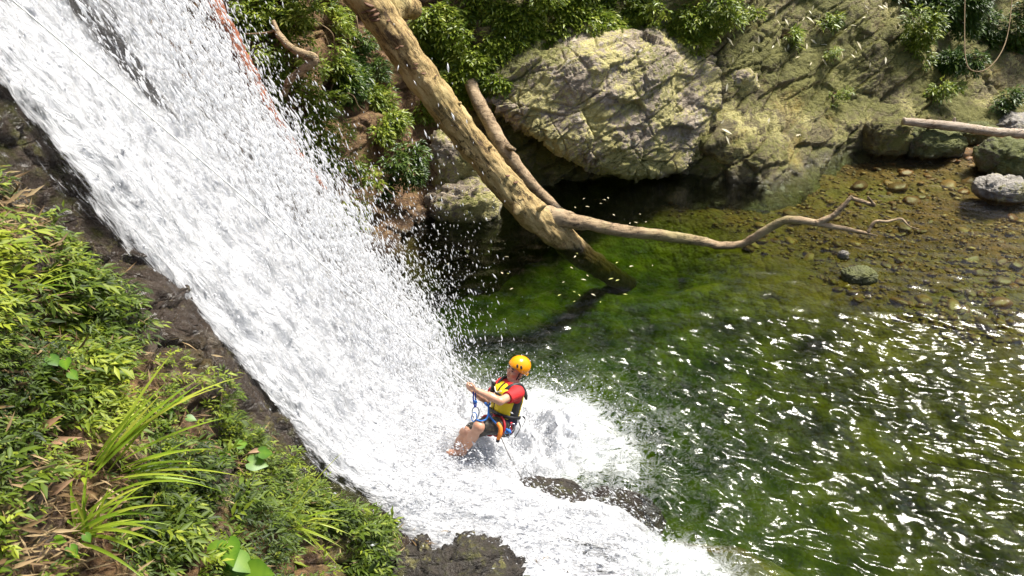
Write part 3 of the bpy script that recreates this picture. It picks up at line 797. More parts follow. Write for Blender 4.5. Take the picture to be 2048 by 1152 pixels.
# ------------------------------------------------------------------ dead wood
def bark(name, pale, base, dark, green=None, gw=0.0, scale=1.0, axis=(1, 0, 0.1)):
    m = M(name); v = m.coord()
    e = Vector(axis).normalized().rotation_difference(Vector((0, 0, 1))).to_euler()
    r = m.coord(rot=e); mp = m.n.new('ShaderNodeMapping'); m.l.new(r, mp.inputs[0]); mp.inputs['Scale'].default_value = (1, 1, 0.16)
    g_ = mp.outputs[0]
    n1_ = m.noise(v, 1.6 * scale, 6, 0.65); n2_ = m.noise(g_, 13 * scale, 6, 0.7, 0.4); n3_ = m.noise(v, 26 * scale, 4, 0.7)
    col = m.ramp(m.math('ADD', m.math('MULTIPLY', n1_, 0.45), m.math('ADD', m.math('MULTIPLY', n2_, 0.35), m.math('MULTIPLY', n3_, 0.2))), [(0.40, dark), (0.47, base), (0.57, pale)])
    cr = m.math('ABSOLUTE', m.math('SUBTRACT', m.noise(g_, 5.5 * scale, 4, 0.6, 0.6), 0.5))
    pat = m.ramp(m.noise(v, 1.1 * scale, 3), [(0.45, 0.0), (0.55, 1.0)])
    ck = m.math('MULTIPLY', m.ramp(cr, [(0.0, 1.0), (0.018, 0.0)]), pat)
    col = m.mix(m.math('MULTIPLY', ck, 0.9), col, tuple(c * 0.4 for c in dark))
    if green: col = m.mix(m.ramp(m.noise(v, 0.9, 4, 0.6), [(0.5, 0.0), (0.68, gw)]), col, green)
    wet_ = m.attr('wet'); col = m.mix(m.math('MULTIPLY', wet_, 0.85), col, (0.03, 0.018, 0.01))
    h = m.math('SUBTRACT', m.math('ADD', n2_, m.math('MULTIPLY', n3_, 0.4)), m.math('MULTIPLY', ck, 0.8))
    return m.surf(m.bsdf(color=col, rough=m.math('SUBTRACT', 0.8, m.math('MULTIPLY', wet_, 0.5)), normal=m.bump(h, 0.9, 0.04)))
MAT['bark'] = bark('trunk_bark', (0.52, 0.39, 0.18), (0.38, 0.26, 0.10), (0.08, 0.045, 0.018), (0.20, 0.21, 0.05), 0.35, 1.0, pd(1060, 422, 13.0) - pd(735, 0, 11.2))
MAT['bark_dead'] = bark('dead_branch_bark', (0.48, 0.36, 0.22), (0.36, 0.25, 0.14), (0.08, 0.05, 0.03), (0.25, 0.25, 0.06), 0.4, 1.6)
MAT['bark_log'] = bark('log_bark', (0.52, 0.42, 0.32), (0.40, 0.31, 0.22), (0.14, 0.09, 0.05), None, 0, 1.6)
MAT['root_red'] = bark('red_root', (0.42, 0.16, 0.08), (0.26, 0.08, 0.04), (0.06, 0.02, 0.01), None, 0, 1.4)
MAT['twig'] = simple('twig_bark', (0.26, 0.18, 0.09), 0.8, var=0.3, scale=12)
def tube_obj(name, pts, rad, mat, parent=None, wetz=None, loc=None, **kw):
    V, F = tube_geo(pts, rad, **kw)
    at = {'wet': (1 - sstep(V[:, 2], wetz[0], wetz[1])) if wetz else np.zeros(len(V))}
    if loc is not None: V = V - np.asarray(loc)
    me = mk_mesh(name, V, F, attrs=at, mat=mat)
    return link(name, me, parent=parent)
def thing(name, loc, label, cat, group=None):
    return link(name, None, label=label, cat=cat, group=group, loc=loc)
# depth along the trunk: the foot in the pool is farther than the top, which leans on the cliff
tp = []
for (u, v, d) in [(640, -120, 10.9), (735, 0, 11.2), (800, 90, 11.55), (870, 190, 11.95), (940, 282, 12.35), (1000, 357, 12.7), (1060, 422, 13.0), (1118, 470, 13.25), (1160, 508, 13.55), (1215, 545, 14.6), (1290, 592, 16.6)]:
    tp.append(pd(u, v, d))
base_t = pz(1150, 495, 0.0)
tree = thing('fallen_tree', base_t, 'thick pale dead trunk leaning from the bank down into the pool', 'fallen tree')
rp = np.array([76, 70, 67, 63, 61, 60, 62, 58, 50, 42, 34]) * 0.5 / F_PX * np.array([10.9, 11.2, 11.55, 11.95, 12.35, 12.7, 13.0, 13.25, 13.55, 14.6, 16.6])
tube_obj('trunk', tp, rp, MAT['bark'], tree, wetz=(-0.02, 0.14), loc=base_t, nlen=300, nseg=72, rough=0.13, rscale=3.8, ridge=0.09)
def branch(name, pts, rad, parent, mat, d0, **kw):
    return tube_obj(name, [pd(u, v, d0 if d is None else d) for (u, v, d) in pts], rad, mat, parent, wetz=(0.0, 0.09), loc=base_t, **kw)
br = branch('branch', [(1075, 428, 13.05), (1125, 437, 13.05), (1170, 447, 13.0), (1250, 462, 13.0), (1330, 472, 13.05), (1400, 482, 13.1), (1440, 491, 13.22), (1485, 487, 13.2), (1525, 465, 12.95), (1575, 440, 12.7), (1640, 447, 12.6)],
            [0.20, 0.165, 0.12, 0.105, 0.10, 0.085, 0.07, 0.065, 0.075, 0.07, 0.058], tree, MAT['bark_dead'], 13.0, nlen=150, nseg=20, rough=0.16, rscale=6, ridge=0.05)
branch('twig', [(1632, 446, 12.6), (1665, 432, 12.5), (1690, 408, 12.4), (1704, 392, 12.35)], [0.055, 0.05, 0.04, 0.03], br, MAT['bark_dead'], 12.5, nlen=40, nseg=12, rough=0.15, rscale=9)
branch('twig', [(1702, 396, 12.37), (1728, 404, 12.35), (1748, 411, 12.3), (1735, 393, 12.25)], [0.035, 0.035, 0.03, 0.014], br, MAT['bark_dead'], 12.5, nlen=30, nseg=10, rough=0.15, rscale=9)
branch('twig', [(1632, 447, 12.6), (1680, 456, 12.55), (1720, 464, 12.5), (1755, 472, 12.5)], [0.05, 0.042, 0.035, 0.012], br, MAT['bark_dead'], 12.5, nlen=40, nseg=12, rough=0.15, rscale=9)
branch('twig', [(1735, 465, 12.5), (1750, 444, 12.45), (1775, 443, 12.4), (1802, 438, 12.4), (1818, 452, 12.35), (1838, 459, 12.3)], [0.034, 0.03, 0.024, 0.02, 0.013, 0.008], br, MAT['bark_dead'], 12.5, nlen=40, nseg=10, rough=0.15, rscale=9)
branch('knot', [(1040, 400, 12.7), (1034, 420, 12.62), (1030, 428, 12.58)], [0.12, 0.09, 0.04], tree, MAT['bark'], 12.7, nlen=14, nseg=14, rough=0.25, rscale=8)
branch('stub', [(770, 20, 11.5), (795, 12, 11.8), (830, 18, 12.1)], [0.26, 0.20, 0.17], tree, MAT['bark'], 11.5, nlen=24, nseg=20, rough=0.2, rscale=6)
for (u_, v_, e_, f_) in ((905, 215, 922, 205), (968, 300, 984, 292), (1075, 420, 1092, 410), (850, 175, 838, 186)):
    branch('stub', [(u_, v_, 12.1 + (v_ - 215) * 0.0036), ((u_ + e_) / 2, (v_ + f_) / 2, 12.0 + (v_ - 215) * 0.0036), (e_, f_, 11.95 + (v_ - 215) * 0.0036)], [0.07, 0.045, 0.022], tree, MAT['bark'], 12.0, nlen=12, nseg=10, rough=0.3, rscale=9)
# bracket fungi on the trunk
fm = simple('bracket_fungus', (0.16, 0.075, 0.035), 0.7, var=0.4, scale=30, bump=0.3)
V, F = ico(2); V = V * np.array([1, 0.8, 0.28]); V[:, 1] = np.where(V[:, 1] > 0, V[:, 1] * 0.4, V[:, 1])
V[:, 2] += 0.12 * (V[:, 0] ** 2); fung = mk_mesh('bracket_fungus', V, F, mat=fm)
TRUNK_V, TRUNK_F = tube_geo(tp, rp, nlen=300, nseg=72, rough=0.13, rscale=3.8, ridge=0.09)
TRUNK_BVH = BVHTree.FromPolygons([Vector(v) for v in TRUNK_V], [tuple(int(i) for i in f) for f in TRUNK_F[0]])
for (u, v, s) in [(742, 20, .085), (748, 30, .09), (750, 40, .085), (738, 10, .08), (728, 24, .05), (775, 42, .04), (795, 96, .05), (802, 92, .04), (832, 128, .04), (830, 136, .045), (845, 146, .05), (870, 152, .03), (722, 38, .045), (716, 28, .04), (1014, 351, .05), (1030, 365, .05)]:
    p, n_ = hit(TRUNK_BVH, u, v)
    if p is None: continue
    o = link('bracket_fungus', fung, parent=tree, loc=p - base_t + n_ * 0.02); o.scale = (s, s, s)
    o.rotation_euler = (0.1, RNG.normal() * 0.2, math.atan2(n_[1], n_[0]) + math.pi / 2)
# the thinner pole behind the trunk
a = pz(1112, 418, 0.0)
pole = thing('dead_pole', a, 'thin forked dead pole standing in the pool behind the thick trunk', 'dead branch')
tube_obj('stem', [pd(940, 165, 14.6), pd(955, 200, 14.5), pd(985, 255, 14.4), pd(1010, 300, 14.4), pd(1060, 365, 14.6), pd(1120, 425, 14.9)], [0.13, 0.13, 0.14, 0.15, 0.12, 0.10], MAT['bark_dead'], pole, wetz=(0.0, 0.15), loc=a, nlen=80, nseg=16, rough=0.14, rscale=5, ridge=0.04)
tube_obj('stub', [pd(1003, 283, 14.4), pd(1020, 296, 14.25), pd(1031, 300, 14.2)], [0.08, 0.06, 0.03], MAT['bark_dead'], pole, loc=a, nlen=14, nseg=10, rough=0.2, rscale=8)
# log at the upper right
a = pd(1930, 255, 17.6)
lg = thing('dead_log', a, 'bleached log reaching in over the beach from the right', 'log')
tube_obj('stem', [pd(1806, 242, 17.0), pd(1850, 247, 17.0), pd(1920, 254, 17.1), pd(2000, 265, 17.2), pd(2100, 268, 17.3), pd(2200, 268, 17.4)], [0.085, 0.10, 0.11, 0.105, 0.13, 0.14], MAT['bark_log'], lg, loc=a, nlen=90, nseg=14, rough=0.12, rscale=6, ridge=0.04)
tube_obj('stub', [pd(1905, 252, 17.1), pd(1908, 240, 17.05), pd(1910, 236, 17.0)], [0.05, 0.04, 0.02], MAT['bark_log'], lg, loc=a, nlen=8, nseg=8)
# bent branch at the upper left
a = pd(570, 175, 10.9)
bb = thing('bent_branch', a, 'crooked tan branch jutting from the undergrowth beside the waterfall', 'branch')
tube_obj('stem', [pd(546, 42, 10.6), pd(560, 72, 10.6), pd(590, 100, 10.6), pd(630, 118, 10.6), pd(605, 140, 10.7), pd(580, 160, 10.8), pd(568, 190, 11.0)], [0.03, 0.05, 0.055, 0.065, 0.06, 0.055, 0.05], MAT['bark_dead'], bb, loc=a, nlen=70, nseg=12, rough=0.22, rscale=8)
tube_obj('twig', [pd(552, 60, 10.6), pd(530, 66, 10.7), pd(490, 68, 10.9)], [0.02, 0.014, 0.008], MAT['bark_dead'], bb, loc=a, nlen=16, nseg=6)
# red root along the rim of the fall
a = pd(430, 40, 10.6)
rr_ = thing('tree_root', a, 'reddish brown root running down the rim of the waterfall', 'root')
tube_obj('stem', [pd(380, -70, 10.5), pd(425, 10, 10.5), pd(470, 90, 10.6), pd(510, 170, 10.7), pd(560, 255, 10.8), pd(600, 320, 11.0), pd(650, 380, 11.3)], [0.15, 0.15, 0.13, 0.12, 0.10, 0.08, 0.06], MAT['root_red'], rr_, loc=a, nlen=110, nseg=16, rough=0.25, rscale=5, ridge=0.06)
# hanging vine loop at the upper right
a = pd(1930, 20, 16.5)
vn = thing('hanging_vine', a, 'thin pale vine hanging in a loop at the shady right end', 'vine')
tube_obj('stem', [pd(1930, -20, 17.2), pd(1929, 60, 17.0), pd(1931, 115, 16.8), pd(1942, 140, 16.7), pd(1970, 140, 16.7), pd(1998, 112, 16.8), pd(2016, 65, 17.0), pd(2026, -20, 17.3)], [0.011, 0.011, 0.012, 0.014, 0.013, 0.012, 0.010, 0.010], MAT['twig'], vn, loc=a, nlen=90, nseg=8, rough=0.15, rscale=8)
# rootlets and dry stems hanging over the bank left of the trunk
for k in range(34):
    u = RNG.uniform(455, 720); v = RNG.uniform(5, 330)
    if u < 440 + v * 0.55: continue
    p, n_ = hit(WALL_BVH, u, v)
    if p is None: continue
    L = RNG.uniform(0.4, 1.3); sw = RNG.normal() * 0.5
    q0 = p + n_ * 0.05; q1 = q0 + n_ * RNG.uniform(0.12, 0.35) + np.array([sw * 0.4, 0, -L * 0.35]); q2 = q0 + n_ * RNG.uniform(0.05, 0.3) + np.array([sw, 0, -L])
    me_v, me_f = tube_geo([q0, q1, (q1 + q2) / 2 + RNG.normal(size=3) * 0.06, q2], [0.016, 0.012, 0.01, 0.005], nlen=16, nseg=5)
    link('rootlet', mk_mesh('rootlet', me_v - q0, me_f, mat=MAT['twig'], attrs={'wet': np.zeros(len(me_v))}), label='thin brown rootlet hanging over the earthy bank beside the waterfall', cat='rootlet', group='rootlets on the bank', loc=q0)

# ------------------------------------------------------------------ leaves
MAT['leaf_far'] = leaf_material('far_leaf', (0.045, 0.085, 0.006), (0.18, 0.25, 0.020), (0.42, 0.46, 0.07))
MAT['leaf_shaded'] = leaf_material('shaded_far_leaf', (0.02, 0.05, 0.008), (0.06, 0.115, 0.014), (0.15, 0.21, 0.03))  # darker copy of the far leaf for shaded shrubs, shade put into its colour
MAT['leaf_near'] = leaf_material('bank_leaf', (0.02, 0.04, 0.003), (0.10, 0.155, 0.008), (0.33, 0.38, 0.03), trans=0.3, rough=0.55)
MAT['grass'] = leaf_material('grass_blade', (0.12, 0.24, 0.015), (0.30, 0.42, 0.035), (0.50, 0.52, 0.07), trans=0.4)
MAT['broad'] = leaf_material('broad_leaf', (0.05, 0.13, 0.01), (0.10, 0.22, 0.014), (0.18, 0.31, 0.02), trans=0.35, rough=0.4)
MAT['dead_leaf'] = leaf_material('dead_leaf', (0.34, 0.18, 0.09), (0.48, 0.30, 0.18), (0.55, 0.42, 0.30), trans=0.2, rough=0.6)
MAT['pale_leaf'] = leaf_material('pale_leaf', (0.55, 0.48, 0.28), (0.65, 0.60, 0.42), (0.50, 0.52, 0.14), trans=0.15, rough=0.45)
def unit(a): return a / (np.linalg.norm(a, axis=-1)[..., None] + 1e-9)
def leaf_geo(P, D, N, L, W, droop=0.15, fold=0.25):
    D = unit(D); S = unit(np.cross(D, N)); N = np.cross(S, D)
    L = L[:, None]; W = W[:, None]
    dr = droop if np.ndim(droop) else np.full((len(P), 1), droop)
    b = P; mid = P + D * L * 0.5 - N * L * dr * 0.25
    l = P + D * L * 0.42 + S * W * 0.5 + N * (W * fold - L * dr * 0.2); r = P + D * L * 0.42 - S * W * 0.5 + N * (W * fold - L * dr * 0.2)
    t = P + D * L - N * L * dr
    V = np.stack([b, l, mid, r, t], 1)
    F = np.array([[0, 2, 1], [0, 3, 2], [1, 2, 4], [2, 3, 4]])[None] + (np.arange(len(P)) * 5)[:, None, None]
    return V.reshape(-1, 3), F.reshape(-1, 3)
def sprigs(P, D, N, k, ln, wd, sl, tint, droop=0.3, spread=0.85):
    """each sprig: k leaves along a short drooping stem"""
    n = len(P); D = unit(D)
    t = (np.arange(k) + 0.6) / k
    s = sl[:, None] * t[None]
    pos = P[:, None] + D[:, None] * s[..., None] + np.array([0, 0, -1]) * (droop * s ** 2 / (sl[:, None]))[..., None]
    S = unit(np.cross(D, N))
    side = np.where(np.arange(k) % 2 == 0, 1.0, -1.0) * spread; side[-1] = 0.0
    ld = D[:, None] + S[:, None] * side[None, :, None] + np.array([0, 0, -1]) * (droop * t)[None, :, None] + RNG.normal(size=(n, k, 3)) * 0.22
    ln_ = ln * np.exp(RNG.normal(size=(n, k)) * 0.2); 
    nn = np.repeat(N[:, None], k, 1) + RNG.normal(size=(n, k, 3)) * 0.25
    V, F = leaf_geo(pos.reshape(-1, 3), ld.reshape(-1, 3), nn.reshape(-1, 3), ln_.ravel(), (ln_ * wd).ravel(), droop=0.2)
    tn = np.clip(tint[:, None] + RNG.normal(size=(n, k)) * 0.12, 0, 1)
    return V, F, np.repeat(tn.ravel(), 5)
def shrub_mesh(rx, rz, rd, n, seed, dens=1.0, ln=0.105):
    """a clump that hangs from a bank: local +y is away from the wall"""
    g = np.random.default_rng(seed)
    # several lobes
    lobes = np.stack([g.normal(size=7) * 0.48 * rx, g.uniform(0.0, 0.55, 7) * rd, g.normal(size=7) * 0.42 * rz], -1)
    rad = g.uniform(0.35, 0.6, 7)
    li = g.integers(0, 7, n)
    d = unit(g.normal(size=(n, 3))); d[:, 1] = np.abs(d[:, 1]) * 0.9; d[:, 2] = d[:, 2] * 0.8 + 0.25
    P = lobes[li] + d * (rad[li] * g.uniform(0.55, 1.0, n))[:, None] * np.array([rx, rd, rz])
    out = unit(d * np.array([1, 1, 0.5]) + np.array([0, 0.6, 0.05]) + g.normal(size=(n, 3)) * 0.3)
    N = unit(np.array([0, 0.35, 1.0]) + g.normal(size=(n, 3)) * 0.3)
    tint = np.clip(0.5 + 0.35 * (P[:, 2] / rz) * 0 + g.normal(size=n) * 0.2 + 0.25 * (g.random(7)[li] - 0.5), 0, 1)
    V, F, tn = sprigs(P, out, N, 5, ln, 0.34, np.full(n, ln * 1.7), tint, droop=0.35)
    # stems
    st = []
    for k in range(6):
        e = lobes[k]; st.append(tube_geo([np.array([0, -0.12, -0.2 * rz]), e * 0.5 + [0, 0.02, 0], e + [0, 0.05, 0]], [0.018, 0.012, 0.006], nlen=8, nseg=5))
    return (V, F, tn), join(st)
SHV = []
for k, (a, b, c, n) in enumerate([(1, 1, 1, 620), (1, 1, 1, 620), (1, 1, 1, 620), (1, 1, 1, 620), (1, 1, 1, 300)]):
    pass
def add_shrub(u, v, w, h, label, mat='leaf_far', seed=0, dens=1.0, ln=0.105, bvh=None, name='shrub'):
    p, n_ = hit(bvh or WALL_BVH, u, v)
    if p is None: return
    d = (p - CAM) @ FWD
    rx = w / F_PX * d * 0.5; rz = h / F_PX * d * 0.5 / 0.9; rd = min(0.75, 0.30 + 0.35 * min(rx, rz))
    n = int(np.clip(420 * rx * rz * 4 * dens * (0.105 / ln) ** 1.3, 30, 1500))
    (V, F, tn), (SV, SF) = shrub_mesh(rx, rz, rd, n, seed + 100, ln=ln)
    root = thing(name, p, label, 'shrub', 'shrubs hanging on the rock walls')
    hn = np.array([n_[0], n_[1], 0]); hn /= np.linalg.norm(hn) + 1e-9
    root.rotation_euler = (0, 0, math.atan2(hn[1], hn[0]) - math.pi / 2)
    link('foliage', mk_mesh('foliage', V, F, smooth=False, attrs={'tint': tn}, mat=MAT[mat]), parent=root)
    link('stem', mk_mesh('stem', SV, SF, mat=MAT['twig']), parent=root)
SHRUBS = [
 (880, 45, 170, 120, 'leafy green shrub just right of the top of the leaning trunk', 'leaf_far', 1.2),
 (935, 115, 130, 110, 'shrub hanging down between the trunk and the big boulder', 'leaf_far', 1.2),
 (945, 175, 70, 90, 'narrow tuft of shrub above the thin dead pole', 'leaf_far', 1.1),
 (1045, 45, 150, 120, 'shrub at the top edge above the boulder\'s left shoulder', 'leaf_far', 1.2),
 (1130, 30, 150, 110, 'bright shrub at the top edge above the middle of the boulder', 'leaf_far', 1.3),
 (1225, 40, 160, 110, 'dense bright shrub above the boulder, left of its crack', 'leaf_far', 1.3),
 (1300, 20, 110, 80, 'small shrub at the top edge above the boulder\'s right half', 'leaf_far', 1.2),
 (1392, 50, 120, 100, 'round bright shrub over the crack between boulder and slab', 'leaf_far', 1.3),
 (1465, 5, 100, 50, 'low shrub at the top edge where the slab begins', 'leaf_far', 1.0),
 (1000, 90, 90, 60, 'small shrub spilling over the boulder\'s upper left corner', 'leaf_far', 1.0),
 (505, 15, 130, 110, 'yellow-green shrub next to the top of the red root', 'leaf_far', 0.7),
 (590, 20, 130, 100, 'sunlit yellow-green shrub above the crooked branch', 'leaf_far', 0.8),
 (655, 40, 90, 90, 'shrub between the crooked branch and the leaning trunk', 'leaf_far', 0.6),
 (735, 100, 80, 90, 'shaded shrub directly left of the upper trunk', 'leaf_shaded', 1.0),
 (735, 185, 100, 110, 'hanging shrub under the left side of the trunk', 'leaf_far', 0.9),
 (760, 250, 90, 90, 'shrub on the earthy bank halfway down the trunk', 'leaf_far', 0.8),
 (690, 170, 70, 130, 'trailing shrub in the shade left of the trunk', 'leaf_shaded', 0.9),
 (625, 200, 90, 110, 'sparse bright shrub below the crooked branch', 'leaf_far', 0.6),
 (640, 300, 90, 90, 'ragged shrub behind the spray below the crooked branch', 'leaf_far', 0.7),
 (860, 285, 60, 60, 'small plant in shade-darkened leaf colour behind the middle of the trunk', 'leaf_shaded', 0.8),
 (800, 335, 110, 90, 'low shrub above the waterline left of the trunk', 'leaf_shaded', 0.8),
 (740, 345, 90, 80, 'shrub in the spray near the foot of the earthy bank', 'leaf_far', 0.6),
 (850, 190, 60, 70, 'shrub seen between trunk and narrow rock gully', 'leaf_far', 0.9),
 (1835, 70, 80, 100, 'shaded shrub at the right edge of the bare slab', 'leaf_far', 0.9),
 (1895, 35, 120, 100, 'dark shrub at the top right left of the vine loop', 'leaf_shaded', 1.2),
 (1890, 120, 80, 80, 'shrub hanging left of the vine loop', 'leaf_shaded', 1.0),
 (1975, 50, 120, 110, 'dark shrub inside the vine loop', 'leaf_shaded', 1.2),
 (2040, 60, 90, 130, 'dark shrub at the right picture edge beyond the vine', 'leaf_shaded', 1.2),
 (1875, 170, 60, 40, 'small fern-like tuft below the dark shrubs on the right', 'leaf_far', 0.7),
 (2000, 200, 90, 50, 'tuft on the rock above the bleached log', 'leaf_shaded', 0.7),
 (1655, 38, 56, 26, 'little plant near the top of the bare slab', 'leaf_far', 0.8),
 (1565, 72, 60, 26, 'little plant on the slab right of the bright shrub', 'leaf_far', 0.8),
 (1652, 100, 30, 24, 'tiny plant in the middle of the slab', 'leaf_far', 0.8),
 (1668, 186, 34, 22, 'tiny plant above the ochre stain on the slab', 'leaf_far', 0.8),
 (520, 190, 90, 110, 'yellow-green plants beside the red root in thin spray', 'leaf_far', 0.5),
 (590, 330, 80, 90, 'plants dripping in the spray at the lower rim of the fall', 'leaf_far', 0.5),
 (690, 420, 70, 80, 'bright plants in the spray at the foot of the rim', 'leaf_far', 0.6),
 (650, 130, 80, 90, 'shrub right of the crooked branch', 'leaf_far', 0.8),
 (985, 25, 120, 90, 'shrub at the top edge between trunk stub and boulder', 'leaf_far', 1.3),
 (1175, 70, 110, 70, 'shrub draped over the boulder\'s top in the middle', 'leaf_far', 1.2),
 (1345, 60, 80, 70, 'shrub filling the notch right of the boulder\'s top', 'leaf_far', 1.2),
 (1090, 75, 90, 50, 'low shrub on the boulder\'s top left of the middle', 'leaf_far', 1.0),
 (830, 110, 60, 60, 'shrub tucked against the right side of the upper trunk', 'leaf_far', 1.0),
 (560, 120, 110, 90, 'yellowish shrub left of the crooked branch', 'leaf_far', 0.5),
 (600, 260, 70, 70, 'loose shrub in the thin spray under the red root', 'leaf_far', 0.5),
 (960, -70, 220, 130, 'shrub above the top of the picture over the trunk', 'leaf_far', 0.8),
 (1180, -80, 260, 130, 'shrub above the top of the picture over the boulder', 'leaf_far', 0.8),
 (1420, -80, 240, 120, 'shrub above the top of the picture over the crack', 'leaf_far', 0.8),
 (1920, -70, 260, 130, 'shrub above the top of the picture over the vine', 'leaf_shaded', 0.8),
 (600, -80, 260, 140, 'shrub above the top of the picture over the crooked branch', 'leaf_far', 0.7)]
for k, (u, v, w, h, lab, mt, dn) in enumerate(SHRUBS):
    add_shrub(u, v, w, h, lab, mt, k, dn, ln=(0.085 if u < 850 else 0.105) if w > 50 else 0.07)

# undergrowth on the near bank: nobody could count it
cy = CP[..., 1]; czz = CP[..., 2]
bdry = 4.40 + 0.24 * (1 - sstep(czz, 0.8, 3.4)) + 0.12 * fbm(np.stack([CARC * 1.3, CARC * 0, CARC * 0], -1), 3)
dn = fbm(CP * 0.9 + 11, 3)
wgt = (cy < bdry) & (CP[..., 0] < -1.15) & (czz > 0.1) & (czz < 6.5) & (cy > 1.6)
cuv = np.gradient(CARC, axis=0) * np.gradient(CB[..., 1], axis=1)
prob = cuv * wgt * np.clip(0.42 + dn * 1.5 + 0.8 * fbm(CP * 3.0 + 5, 2), 0.03, 1.3)
# litter patch at the lower left and bare rock at the upper left
lit = 1.15 * np.exp(-(((cy - 2.75) / 0.75) ** 2 + ((czz - 2.95) / 0.42) ** 2)) + 1.6 * np.exp(-(((cy - 4.15) / 0.42) ** 2 + ((czz - 4.35) / 0.5) ** 2)) + 0.9 * np.exp(-(((cy - 3.75) / 0.25) ** 2 + ((czz - 3.65) / 0.3) ** 2))
prob *= np.clip(1 - 1.0 * lit, 0.03, 1)
flat = prob.ravel(); flat = flat / flat.sum()
n = 14500
kk = RNG.choice(flat.size, n, p=flat)
CNd = grid_normals(CP); 
if CNd[100, 100, 0] < 0: CNd = -CNd
P = CP.reshape(-1, 3)[kk] + RNG.normal(size=(n, 3)) * 0.03
N0 = CN.reshape(-1, 3)[kk]
hgt_ = RNG.random(n) ** 1.6 * 0.12
P = P + N0 * hgt_[:, None]
D = N0 * 0.55 + np.array([0.35, 0.25, -0.15]) + RNG.normal(size=(n, 3)) * 0.38
patch = fbm(P * 1.5 + 3, 3)
tint = np.clip(0.42 + 0.55 * patch + RNG.normal(size=n) * 0.15 + hgt_ * 0.6, 0, 1)
lens = 0.046 * np.exp(0.5 * fbm(P * 0.8 + 20, 2) + RNG.normal(size=n) * 0.25)
V, F, tn = sprigs(P, D, unit(N0 * 0.4 + np.array([0, 0, 1.0])), 6, lens[:, None], 0.30, lens * 1.9, tint, droop=0.25, spread=0.75)
# a second, round-leaved kind and a few yellowed sprigs
n = 2600
kk = RNG.choice(flat.size, n, p=flat)
N0 = CN.reshape(-1, 3)[kk]; P = CP.reshape(-1, 3)[kk] + N0 * RNG.uniform(0.02, 0.14, n)[:, None]
ok = fbm(P * 1.1 + 40, 3) > 0.0
P = P[ok]; N0 = N0[ok]; n = len(P)
V2, F2, tn2 = sprigs(P, N0 * 0.5 + np.array([0.2, 0.1, 0.2]) + RNG.normal(size=(n, 3)) * 0.4, unit(N0 * 0.3 + np.array([0, 0, 1.0])), 5, 0.030, 0.55, np.full(n, 0.055), np.clip(0.75 + RNG.normal(size=n) * 0.15, 0, 1), droop=0.2, spread=0.9)
F = np.vstack([F, F2 + len(V)]); V = np.vstack([V, V2]); tn = np.r_[tn, tn2]
link('undergrowth', mk_mesh('undergrowth', V, F, smooth=False, attrs={'tint': tn}, mat=MAT['leaf_near']), kind='stuff', label='dense green leafy ground cover on the near bank')
# dry litter and fine stalks
n = 4200
pr = (cuv * ((cy < bdry + 0.1) & (czz > 0.3) & (czz < 6)) * (0.15 + 1.6 * np.clip(lit, 0, 1))).ravel(); pr = pr / pr.sum()
kk = RNG.choice(pr.size, n, p=pr)
P = CP.reshape(-1, 3)[kk] + CN.reshape(-1, 3)[kk] * RNG.uniform(0.01, 0.12, n)[:, None]
ll = RNG.uniform(0.05, 0.16, n)
V, F = leaf_geo(P, np.array([0.6, 0.3, -0.3]) + RNG.normal(size=(n, 3)) * 0.6, CN.reshape(-1, 3)[kk] + RNG.normal(size=(n, 3)) * 0.3, ll, ll * RNG.uniform(0.06, 0.16, n))
link('leaf_litter', mk_mesh('leaf_litter', V, F, smooth=False, attrs={'tint': np.repeat(RNG.random(n), 5)}, mat=leaf_material('litter_leaf', (0.10, 0.06, 0.025), (0.22, 0.14, 0.06), (0.36, 0.27, 0.14), trans=0.1, rough=0.7)), kind='stuff', label='dry brown leaf litter on the near bank')

def blade_geo(b, d, L, w, droop, k=9):
    t = np.linspace(0, 1, k); d = d / np.linalg.norm(d)
    C = b + d * (t * L)[:, None] + np.array([0, 0, -1.0]) * (droop * L * t ** 2.2)[:, None]
    T = np.gradient(C, axis=0); T = unit(T); S = unit(np.cross(T, [0.05, -0.35, 1.0])); N = np.cross(S, T)
    ww = w * np.clip(np.minimum(0.35 + 2.2 * t, 1.0) * (1 - t ** 2.5), 0.02, 1)[:, None] * 0.5
    V = np.stack([C + S * ww + N * ww * 0.35, C, C - S * ww + N * ww * 0.35], 1).reshape(-1, 3)
    a = np.arange(k * 3).reshape(k, 3)
    return V, np.vstack([np.stack([a[:-1, j], a[:-1, j + 1], a[1:, j + 1], a[1:, j]], -1) for j in (0, 1)])
def grass_tuft(u, v, targets, label, n_extra, mat='grass', w=0.02, seed=0, lift=0.10, spreadv=45):
    g = np.random.default_rng(seed + 50)
    p, n_ = hit(CLIFF_BVH, u, v)
    p = p + n_ * lift
    root = thing('grass_tuft', p, label, 'grass', 'grass tufts on the near bank')
    d0 = (p - CAM) @ FWD
    tg = list(targets)
    for k in range(n_extra):
        a = targets[int(g.integers(len(targets)))]
        tg.append((a[0] + g.normal() * spreadv, a[1] + g.normal() * spreadv, a[2] + g.normal() * 0.1, a[3] * g.uniform(0.7, 1.1)))
    for (tu, tv, dz, dr) in tg:
        e = pd(tu, tv, d0 + dz)
        b = g.normal(size=3) * 0.03
        L = np.linalg.norm(e - p) / 0.93
        # aim so that the drooped tip ends on the target
        d = e - p + np.array([0, 0, dr * L])
        V, F = blade_geo(b, d, np.linalg.norm(d) , w * g.uniform(0.7, 1.2), dr * L / np.linalg.norm(d))
        link('blade', mk_mesh('blade', V, F, attrs={'tint': np.full(len(V), np.clip(g.normal(0.5, 0.25), 0, 1))}, mat=MAT[mat]), parent=root)
